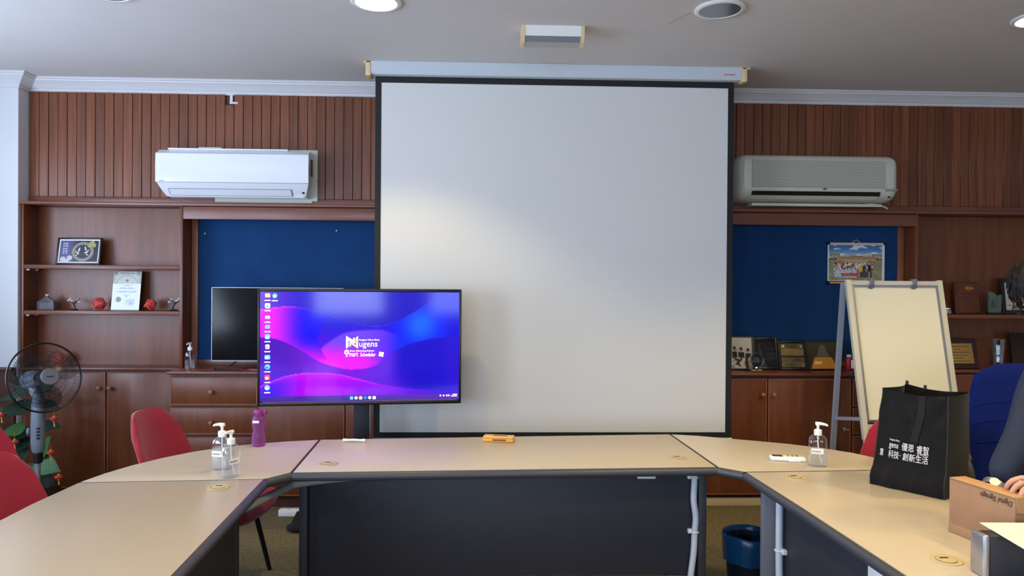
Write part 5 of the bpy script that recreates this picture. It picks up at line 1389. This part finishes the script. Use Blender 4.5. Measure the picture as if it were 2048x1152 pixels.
t = thing('gold_plaque', 'gold engraved plate on a dark wooden board behind the easel', 'award', (3.50, 5.165, Z0), R(3))
L = Matrix.Translation((0, 0, .004)) @ Matrix.Rotation(R(-14), 4, 'X')
bm = B(); bx(bm, -.165, .165, 0, .018, .001, .228, .004); bmesh.ops.transform(bm, matrix=L, verts=bm.verts); obj('board', bm, mat('plaque_dark', (44, 20, 16), .25), t)
bm = B(); bx(bm, -.130, .128, -.0025, -.0005, .040, .190, .001); bmesh.ops.transform(bm, matrix=L, verts=bm.verts); gp = obj('gold_plate', bm, M_gold, t)
bm = B()
for i, (a, b2) in enumerate(((-.09, .10), (-.02, .03), (-.10, .11), (-.07, .09), (-.03, .05), (-.09, .10))): bx(bm, a, b2, -.0036, -.0024, .166 - i * .022, .1695 - i * .022)
bmesh.ops.transform(bm, matrix=L, verts=bm.verts); obj('engraving', bm, M_ink, gp)
t = thing('crystal_vase', 'tall flared crystal vase trophy beside the gold plaque', 'trophy', (3.812, 5.19, Z0))
bm = B(); lathe(bm, [(.026, .0008), (.030, .006), (.030, .02), (.046, .21), (.048, .226), (.044, .222), (.026, .05), (.001, .04)], 10, cap=False); obj('glass', bm, M_glass, t, ang=20)
framed('award_frame', 'tall dark award frame in the right bookcase beside the crystal vase', 'award', 4.00, 5.17, Z0, .17, .27, 9, lambda u, v: mixc((36, 28, 24), (60, 42, 28), v), M_black, .008, 10, 14, R(0))

# ------------------------------------------------------------------ person reaching over the box
def skin_body(name, joints, edges, mt, parent, sub=2, root=0):
    bm = B(); V = [bm.verts.new(j[:3]) for j in joints]
    for a, b2 in edges: bm.edges.new((V[a], V[b2]))
    inv = rootof(parent).matrix_basis.inverted()
    bmesh.ops.transform(bm, matrix=inv, verts=bm.verts)
    me = bpy.data.meshes.new(name); bm.to_mesh(me); bm.free()
    o = bpy.data.objects.new(name, me); COL.objects.link(o)
    m1 = o.modifiers.new('skin', 'SKIN'); m1.use_smooth_shade = True
    sv = me.skin_vertices[0].data
    for i, j in enumerate(joints):
        r_ = j[3]; sv[i].radius = r_ if isinstance(r_, tuple) else (r_, r_); sv[i].use_root = (i == root)
    m2 = o.modifiers.new('sub', 'SUBSURF'); m2.levels = sub; m2.render_levels = sub
    dg = bpy.context.evaluated_depsgraph_get(); nm = bpy.data.meshes.new_from_object(o.evaluated_get(dg))
    bpy.data.objects.remove(o)
    nm.materials.clear(); nm.materials.append(mt); nm.name = name
    for p in nm.polygons: p.use_smooth = True
    o = bpy.data.objects.new(name, nm); COL.objects.link(o); o.parent = parent
    return o
t = thing('person', 'person in a navy jacket with black hair and glasses bending over the cardboard box', 'person', (2.42, 2.42, 0))
HC = Vector((1.985, 2.47, 1.545))
J = [(2.42, 2.42, .96, (.15, .17)), (2.37, 2.42, 1.10, (.14, .16)), (2.27, 2.42, 1.26, (.145, .18)), (2.18, 2.42, 1.37, (.11, .15)), (2.11, 2.44, 1.43, .058), (2.06, 2.455, 1.475, .052),
     (2.20, 2.24, 1.37, .075), (2.10, 2.10, 1.16, .055), (1.96, 2.09, 1.03, .046), (1.765, 2.105, .972, .030),
     (2.18, 2.60, 1.36, .075), (2.06, 2.60, 1.16, .058), (1.94, 2.50, 1.02, .052), (1.79, 2.43, .875, .030),
     (2.43, 2.30, .90, .105), (2.38, 2.28, .50, .070), (2.45, 2.27, .11, .048), (2.34, 2.26, .045, .040),
     (2.43, 2.54, .90, .105), (2.38, 2.56, .50, .070), (2.45, 2.57, .11, .048), (2.34, 2.58, .045, .040)]
E_ = [(0, 1), (1, 2), (2, 3), (3, 4), (4, 5), (3, 6), (6, 7), (7, 8), (8, 9), (3, 10), (10, 11), (11, 12), (12, 13), (0, 14), (14, 15), (15, 16), (16, 17), (0, 18), (18, 19), (19, 20), (20, 21)]
body = skin_body('body', J, E_, M_skin, t)
# clothing: slightly larger shells over the same skeleton
top = [(x, y, z, (r_[0] + .016, r_[1] + .016) if isinstance(r_, tuple) else r_ + .014) for x, y, z, r_ in J]
jk = [top[i] for i in (0, 1, 2, 3)] + [(2.135, 2.433, 1.405, .080)] + [top[i] for i in (6, 7, 8)] + [(1.772, 2.105, .974, .046)] + [top[i] for i in (10, 11, 12)] + [(1.786, 2.428, .872, .050)]
skin_body('jacket', jk, [(0, 1), (1, 2), (2, 3), (3, 4), (3, 5), (5, 6), (6, 7), (7, 8), (3, 9), (9, 10), (10, 11), (11, 12)], M_navy, t)
tr_ = [(2.42, 2.42, .94, (.165, .185))] + [top[i] for i in (14, 15)] + [(2.45, 2.27, .12, .066)] + [top[i] for i in (18, 19)] + [(2.45, 2.57, .12, .066)]
skin_body('trousers', tr_, [(0, 1), (1, 2), (2, 3), (0, 4), (4, 5), (5, 6)], M_trous, t)
for yy in (2.265, 2.575):
    bm = B(); prism(bm, [(-.16, -.035), (-.10, -.048), (.05, -.042), (.075, 0), (.05, .042), (-.10, .048), (-.16, .035), (-.18, 0)], .001, .085, M=Matrix.Translation((2.425, yy, 0)), bev=.012); obj('shoe', bm, M_black, t, world=True)
# head: bowed towards the box
HF = Vector((-.72, -.10, -.69)).normalized(); HU = Vector((-.68, 0, .73)); HU = (HU - HF * HU.dot(HF)).normalized(); HS = HF.cross(HU).normalized()
HM = Matrix((HS, HF, HU)).transposed().to_4x4(); HM.translation = HC
bm = B(); bmesh.ops.create_uvsphere(bm, u_segments=32, v_segments=24, radius=1.0)
for v in bm.verts:
    x, y, z = v.co
    w2 = .076 - .016 * max(0, -z) ** 1.3; d2 = .098 if y < 0 else .094 - .012 * max(0, -z)
    nx, ny, nz = x * w2, y * d2, z * (.108 if z > 0 else .122)
    if y > .3: ny += .018 * math.exp(-((x / .13) ** 2 + ((z + .18) / .16) ** 2)) + .005 * math.exp(-((x / .30) ** 2 + ((z + .52) / .10) ** 2)) - .006 * math.exp(-(((abs(x) - .42) / .16) ** 2 + ((z - .02) / .12) ** 2))
    if z < -.75: ny += .012 * max(0, y)
    v.co = (nx, ny, nz)
bmesh.ops.transform(bm, matrix=HM, verts=bm.verts); hd = obj('head', bm, M_skin, t, world=True, ang=80)
for s in (-1, 1):
    bm = B(); ball(bm, (0, 0, 0), .010, .022, .031, 14, 10); bmesh.ops.transform(bm, matrix=HM @ Matrix.Translation((s * .079, -.004, -.012)) @ Matrix.Rotation(R(s * -14), 4, 'Z'), verts=bm.verts); obj('ear', bm, M_skin, hd, world=True)
    bm = B(); ball(bm, (0, 0, 0), .0125, .010, .0085, 14, 10); bmesh.ops.transform(bm, matrix=HM @ Matrix.Translation((s * .031, .083, .0)), verts=bm.verts); obj('eye', bm, M_label, hd, world=True)
    bm = B(); ball(bm, (0, 0, 0), .0052, .003, .0052, 10, 8); bmesh.ops.transform(bm, matrix=HM @ Matrix.Translation((s * .031, .0925, -.001)), verts=bm.verts); obj('iris', bm, M_ink, hd, world=True)
    bm = B(); tube(bm, smoothpath([(s * .012, .094, .020), (s * .032, .093, .026), (s * .052, .083, .021)], 4), .0030, 6); bmesh.ops.transform(bm, matrix=HM, verts=bm.verts); obj('eyebrow', bm, M_hair, hd, world=True)
bm = B(); tube(bm, smoothpath([(-.024, .088, -.066), (0, .0955, -.063), (.024, .088, -.066)], 5), .0042, 8); bmesh.ops.transform(bm, matrix=HM, verts=bm.verts); obj('mouth', bm, mat('lips', (176, 108, 96), .5), hd, world=True)
# hair: cap of many tapering locks over a close skull shell
bm = B(); bmesh.ops.create_uvsphere(bm, u_segments=40, v_segments=28, radius=1.0)
dele = [v for v in bm.verts if (v.co.y > .30 and v.co.z < .42 - .1 * abs(v.co.x)) or v.co.z < -.55 or (v.co.y > -.1 and v.co.z < -.12)]
bmesh.ops.delete(bm, geom=dele, context='VERTS')
for v in bm.verts:
    n = 1 + .05 * noise.noise(v.co * 5)
    v.co = (v.co.x * .086 * n, v.co.y * .108 * n, v.co.z * .120 * n)
bmesh.ops.solidify(bm, geom=list(bm.faces), thickness=-.006)
rng = random.Random(3)
for k in range(230):
    th = rng.uniform(0, 2 * math.pi); ph = rng.uniform(.15, 1.45)
    d = Vector((math.sin(ph) * math.cos(th), math.sin(ph) * math.sin(th), math.cos(ph)))
    if d.y > .55 and d.z < .40: continue
    fall = Vector((d.x * .5 + rng.uniform(-.25, .25), .55 + rng.uniform(-.2, .3) if d.y > -.2 else -.3, -.85))
    p0 = Vector((d.x * .084, d.y * .106, d.z * .117)); tan = (fall - d * fall.dot(d)).normalized()
    ln = rng.uniform(.03, .062)
    p1 = p0 + tan * ln * .5 + d * .005; p2 = p0 + tan * ln - d * .006
    tube(bm, [p0, p1, p2], [.0052, .0056, .0008], 5)
bmesh.ops.transform(bm, matrix=HM, verts=bm.verts); obj('hair', bm, M_hair, t, world=True, ang=60)
# glasses
bm = B()
for s in (-1, 1):
    pts = [(s * (.034 + .027 * math.cos(a) * (1 + .15 * abs(math.cos(a)))), .104, -.006 + .021 * math.sin(a)) for a in [2 * math.pi * i / 20 for i in range(21)]]
    tube(bm, pts, .0022, 6); tube(bm, [(s * .063, .102, .002), (s * .080, .07, .004), (s * .084, .0, .002), (s * .080, -.02, -.012)], .0020, 6)
tube(bm, [(-.008, .104, .0), (0, .107, .003), (.008, .104, .0)], .0020, 6)
bmesh.ops.transform(bm, matrix=HM, verts=bm.verts); gl = obj('glasses', bm, M_black, t, world=True)
bm = B()
for s in (-1, 1): cyl(bm, (s * .035, .1035, -.006), (s * .035, .1045, -.006), .022, seg=20)
bmesh.ops.transform(bm, matrix=HM, verts=bm.verts); obj('lenses', bm, M_glass, gl, world=True)
# hands: palm with five separate bent fingers
def hand(name, wrist, fwd, upv, side, curl, spread, parent, s=1.0):
    """fwd: wrist to knuckles, upv: back of the hand, side: +1 thumb on +x of (fwd x upv)"""
    f = Vector(fwd).normalized(); u = Vector(upv); u = (u - f * u.dot(f)).normalized(); x = f.cross(u) * side
    W = Vector(wrist)
    def P(a, b2, c): return tuple(W + x * (a * s) + f * (b2 * s) + u * (c * s))
    J = [(*P(0, -.01, 0), .026 * s), (*P(.002, .035, 0), (.030 * s, .016 * s)), (*P(0, .07, 0), (.034 * s, .013 * s))]
    E = [(0, 1), (1, 2)]
    for k, (ox, ln) in enumerate(((.031, .070), (.011, .079), (-.010, .073), (-.029, .057))):
        an = 0; p = (ox * .8, .066, 0); q = (ox, .088, .001); r_ = (.0098, .0092, .0085, .0072)
        i0 = len(J); J.append((*P(*q), r_[0] * s)); E.append((2, i0))
        a0 = curl[0]; cur = Vector(q); dx = spread * (1.5 - k) * .10
        for seg, (l_, cc) in enumerate(((.45, curl[0]), (.30, curl[1]), (.25, curl[2]))):
            an += R(cc); cur = cur + Vector((dx * l_ * ln * 6, math.cos(an) * l_ * ln, -math.sin(an) * l_ * ln))
            J.append((*P(*cur), r_[seg + 1] * s)); E.append((len(J) - 2, len(J) - 1))
    i0 = len(J)
    for q, r_ in (((.028, .026, -.006), .0135), ((.046, .050, -.020), .0115), ((.050, .076, -.034), .0100), ((.046, .096, -.044), .0080)):
        J.append((*P(*q), r_ * s)); E.append((1 if len(J) - 1 == i0 else len(J) - 2, len(J) - 1))
    return skin_body(name, J, E, M_skin, parent, 2)
hand('near_hand', (1.745, 2.108, .967), (-1, .03, -.12), (.10, -.25, 1), 1, (22, 40, 30), .3, t)
hand('far_hand', (1.774, 2.424, .850), (-.62, -.25, -.74), (-.74, .2, .6), -1, (12, 25, 20), .2, t)
bm = B(); ax = Vector((-.15, -.07, -.145)).normalized(); q = Vector((1.772, 2.423, .856))
A = ring(bm, q - ax * .010, ax, .039, 24); C = ring(bm, q + ax * .010, ax, .039, 24); A2 = ring(bm, q - ax * .010, ax, .036, 24); C2 = ring(bm, q + ax * .010, ax, .036, 24)
bridge(bm, A, C); bridge(bm, A2, C2); bridge(bm, A, A2); bridge(bm, C, C2)
cyl(bm, q + Vector((-.02, -.028, .022)), q + Vector((-.024, -.034, .027)), .015, seg=20); obj('wrist_watch', bm, M_alu, t, world=True)
